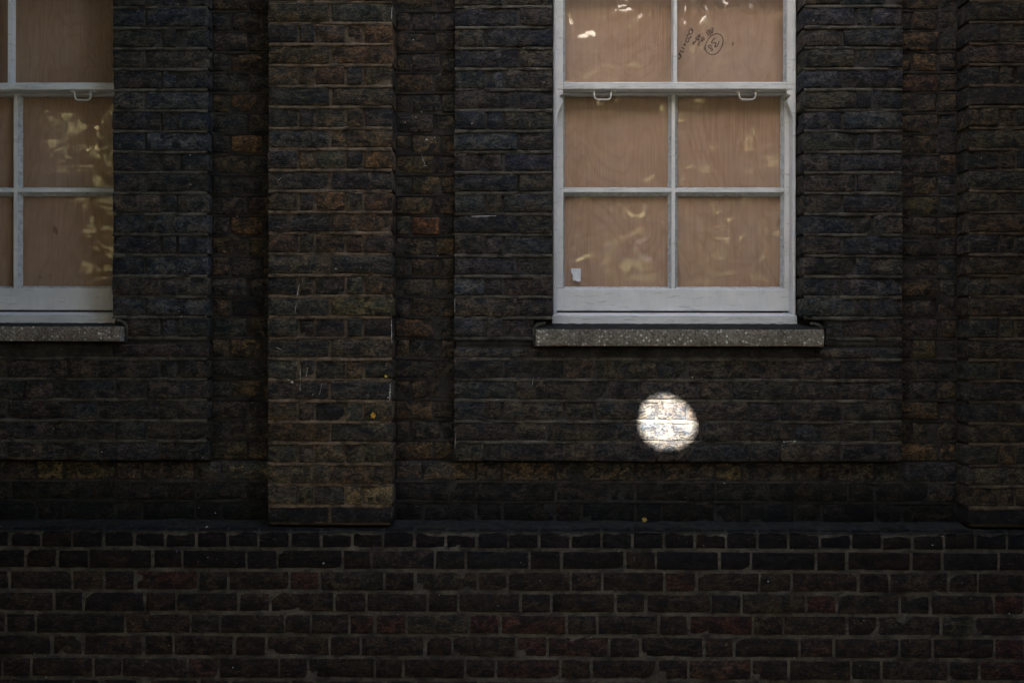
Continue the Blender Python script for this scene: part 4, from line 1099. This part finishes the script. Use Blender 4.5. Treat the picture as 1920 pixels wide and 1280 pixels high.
    for _ in range(6000):
        free = np.argwhere(~cov)
        if len(free) == 0: break
        for j, i in free[rng.permutation(len(free))[:60]]:
            if cov[j, i]: continue
            o_ = np.array((gu[i], P_BAY, gv[j])) + d * rng.uniform(5.2, 6.3) / -d[1]; th = rng.uniform(0, 6.28); t1 = sx * math.cos(th) + sy * math.sin(th); t2 = np.cross(d, t1)
            t1 = t1 + d * rng.uniform(-.4, .4); t2 = t2 + d * rng.uniform(-.4, .4); sz = rng.uniform(.13, .19)
            q4 = np.array([o_ - t1 * .55 * sz, o_ + t2 * .5 * sz, o_ + t1 * .62 * sz, o_ - t2 * .5 * sz]); paint(q4); cov[j, i] = True; extra.append(q4)
    print('CROWN', len(V), 'twig leaves', len(extra))
    V = np.concatenate([V, np.array(extra)], 0)
    cx = V[:, :, 0].mean(1); near = np.argmin(np.abs(cx[:, None] - np.array([t_[0] for t_ in TREES])[None]), 1)
    for k, (tx, lab) in enumerate(TREES):
        root = empty('street_tree', (tx, -5.8, 0), lab, 'tree', 'street trees behind the viewer')
        trunk_of(root, (tx, -5.8, -.1), (tx + .1, -5.75, 3.6), .16, [(tx + a_, -5.8 + e_, z_) for a_, e_, z_ in ((-1.2, .3, 4.4), (1.2, -.2, 4.6), (-.5, -.3, 5.6), (.6, .3, 5.8), (0, 0, 6.1))], rng)
        crown_mesh(V[near == k], 'crown', M_LEAF, root)
street_trees()

def far_tree(x, y, h, rad, seed, label, nleaf=9000, size=.2):
    rng = np.random.default_rng(seed)
    root = empty('street_tree', (x, y, 0), label, 'tree', 'trees across the road')
    cl = [(x + rng.normal() * rad * .5, y + rng.normal() * rad * .4, h + rng.normal() * rad * .45) for _ in range(13)]
    trunk_of(root, (x, y, -.1), (x, y, h - rad * .5), .2, cl[:7], rng)
    C = []
    for q in cl:
        k = nleaf // 13; dirs = rng.normal(size=(k, 3)); dirs /= np.linalg.norm(dirs, axis=1)[:, None]
        C.append(np.array(q) + dirs * (rng.uniform(.2, 1, (k, 1)) ** .5) * rad * rng.uniform(.35, .55))
    crown_mesh(leaf_quads(np.concatenate(C), size, rng), 'crown', M_LEAF2, root)
far_tree(-8.0, -14.2, 4.8, 2.4, 21, 'bushy tree across the road to the far left', 6000, .14)
far_tree(7.6, -14.6, 4.6, 2.2, 22, 'bushy tree across the road to the right', 6000, .14)

def hedge():  # unseen hedge, added to cut low light and darken the pane reflections
    rng = np.random.default_rng(61); root = empty('hedge', (0, -5.6, 0), 'unseen hedge added behind the viewer to cut low light', 'hedge')
    n = 18000
    c = np.stack([rng.uniform(-9, 9, n), rng.uniform(-6.3, -5.3, n), rng.uniform(0, 1, n)], 1)
    c[:, 2] *= HEDGE_H + .1 * np.sin(c[:, 0] * 3) + .06 * np.sin(c[:, 0] * 11)
    b = MB()
    for k in range(24): b.tube([(-8.8 + k * .76, -5.6, -.1), (-8.75 + k * .76, -5.58, HEDGE_H * .8)], [.03, .012], 6)
    tag(b.build('stem', M_BARK, root, smooth=True), kind='stuff')
    crown_mesh(leaf_quads(c, .13, rng), 'foliage', M_LEAF, root)
HEDGE_H = 1.9
hedge()

def shade_tree(x, y, z, rx, ry, rz, seed, label, n=6000):  # unseen tree, added overhead to darken the wall towards its ends
    rng = np.random.default_rng(seed); bx = x + (1.2 if x > 0 else -1.2)
    root = empty('added_shade_tree', (bx, y, 0), label, 'tree', 'unseen trees added to shade the ends of the wall')
    u = rng.normal(size=(n, 3)); u /= np.linalg.norm(u, axis=1)[:, None]; r = rng.uniform(.15, 1, (n, 1)) ** .45
    c = np.array((x, y, z)) + u * r * np.array((rx, ry, rz)); c += .15 * np.sin(c[:, [1, 2, 0]] * 3)
    c = c[c[:, 1] < -.1]
    # keep the camera's view and the patch of sun clear
    q = c - np.array(CAM); dep = q @ np.array(CAM_R @ Vector((0, 0, -1))); px = np.abs(q @ np.array(CAM_R @ Vector((1, 0, 0)))); pz = np.abs(q[:, 2])
    c = c[~((dep > 0) & (px < dep * .56) & (pz < dep * .40))]
    dd = np.array(SUN_DIR); w_ = c - dd * ((c[:, 1] - P_BAY) / dd[1])[:, None]; c = c[np.hypot(w_[:, 0] - SPOT[0], w_[:, 2] - SPOT[1]) > .4]
    trunk_of(root, (bx, y, -.1), (bx * .96, y, z - .7), .10, [(x + a_, y + e_, z + f_) for a_, e_, f_ in ((-.8, .3, .2), (.8, -.4, .3), (.1, .5, .6), (0, -.6, .5))], rng)
    crown_mesh(leaf_quads(c, .15, rng), 'crown', M_LEAF, root)
shade_tree(-3.1, -1.7, 4.4, 2.4, 1.9, 1.4, 41, 'unseen small tree added to shade the wall at the left window', 8000)
shade_tree(3.7, -1.7, 4.3, 2.1, 1.9, 1.4, 42, 'unseen small tree added to shade the wall at the right pilaster', 8000)

def shrub(x, y, rx, ry, h, seed, label):  # unseen shrub, added to keep low side light off the wall
    rng = np.random.default_rng(seed); root = empty('added_shade_shrub', (x, y, 0), label, 'shrub', 'unseen shrubs added to block side light')
    n = 5200; u = rng.normal(size=(n, 3)); u /= np.linalg.norm(u, axis=1)[:, None]; r = rng.uniform(.3, 1, (n, 1)) ** .4
    c = np.array((x, y, h * .5)) + u * r * np.array((rx, ry, h * .52)); c += .12 * np.sin(c[:, [1, 2, 0]] * 4)
    c = c[c[:, 1] < -.12]
    b = MB()
    for k in range(6): b.tube([(x + .1 * math.cos(k), y + .1 * math.sin(k), -.02), (x + .3 * math.cos(k), y + .3 * math.sin(k), h * .4), (x + .6 * rx * math.cos(k), y + .6 * ry * math.sin(k), h * .8)], [.035, .025, .008], 6)
    tag(b.build('stem', M_BARK, root, smooth=True), kind='stuff')
    crown_mesh(leaf_quads(c, .15, rng), 'foliage', M_LEAF, root)
shrub(-3.45, -1.6, .95, 1.5, 3.2, 51, 'unseen tall shrub added beyond the left window to block side light')
shrub(2.95, -1.7, .95, 1.4, 3.3, 52, 'unseen tall shrub added beyond the right pilaster to block side light')
shrub(-4.6, -3.6, 1.2, 1.5, 3.0, 53, 'unseen broad shrub added on the left to block side light')
shrub(2.9, -3.4, 1.0, 1.2, 2.9, 54, 'unseen broad shrub added on the right to block side light')

def house(x0, x1, y0, y1, h, mat, label):
    cx, cy = (x0 + x1) / 2, (y0 + y1) / 2
    root = empty('terraced_house', (cx, cy, 0), label, 'house', 'houses across the road')
    b = MB(); b.box(x0, x1, y0, y1, -.1, h); b.build('wall', mat, root)
    b = MB(); b.prism([(y0 - .3, h), (y1 + .3, h), ((y0 + y1) / 2, h + 1.6)], 'x', x0 - .2, x1 + .2); b.build('roof', M_SLATE, root)
    n = max(2, int((x1 - x0) / 2.6))
    for i in range(n):
        xc = x0 + (x1 - x0) * (i + .5) / n
        for zc in (1.9, 4.6, 7.2):
            if zc + 1 > h: continue
            b = MB()
            for (a0, a1, c0, c1) in ((-.55, -.47, -.85, .85), (.47, .55, -.85, .85), (-.47, .47, .77, .85), (-.47, .47, -.85, -.77), (-.47, .47, -.03, .03)):
                b.box(xc + a0, xc + a1, y1 - .06, y1 + .04, zc + c0, zc + c1)
            wo_ = b.build('window', M_RENDER, root)
            b = MB(); b.box(xc - .47, xc + .47, y1 - .05, y1 + .012, zc - .77, zc + .77); b.build('pane', M_DARK, wo_)
house(-15, -2.5, -33, -24, 9.6, M_FARBRICK, 'dark brick terrace across the road to the left')
house(-2.3, 3.1, -33.2, -24.2, 9.2, M_FARBRICK, 'brick house across the road in the centre')
house(3.75, 17, -33, -24, 9.6, M_FARBRICK, 'dark brick terrace across the road to the right')
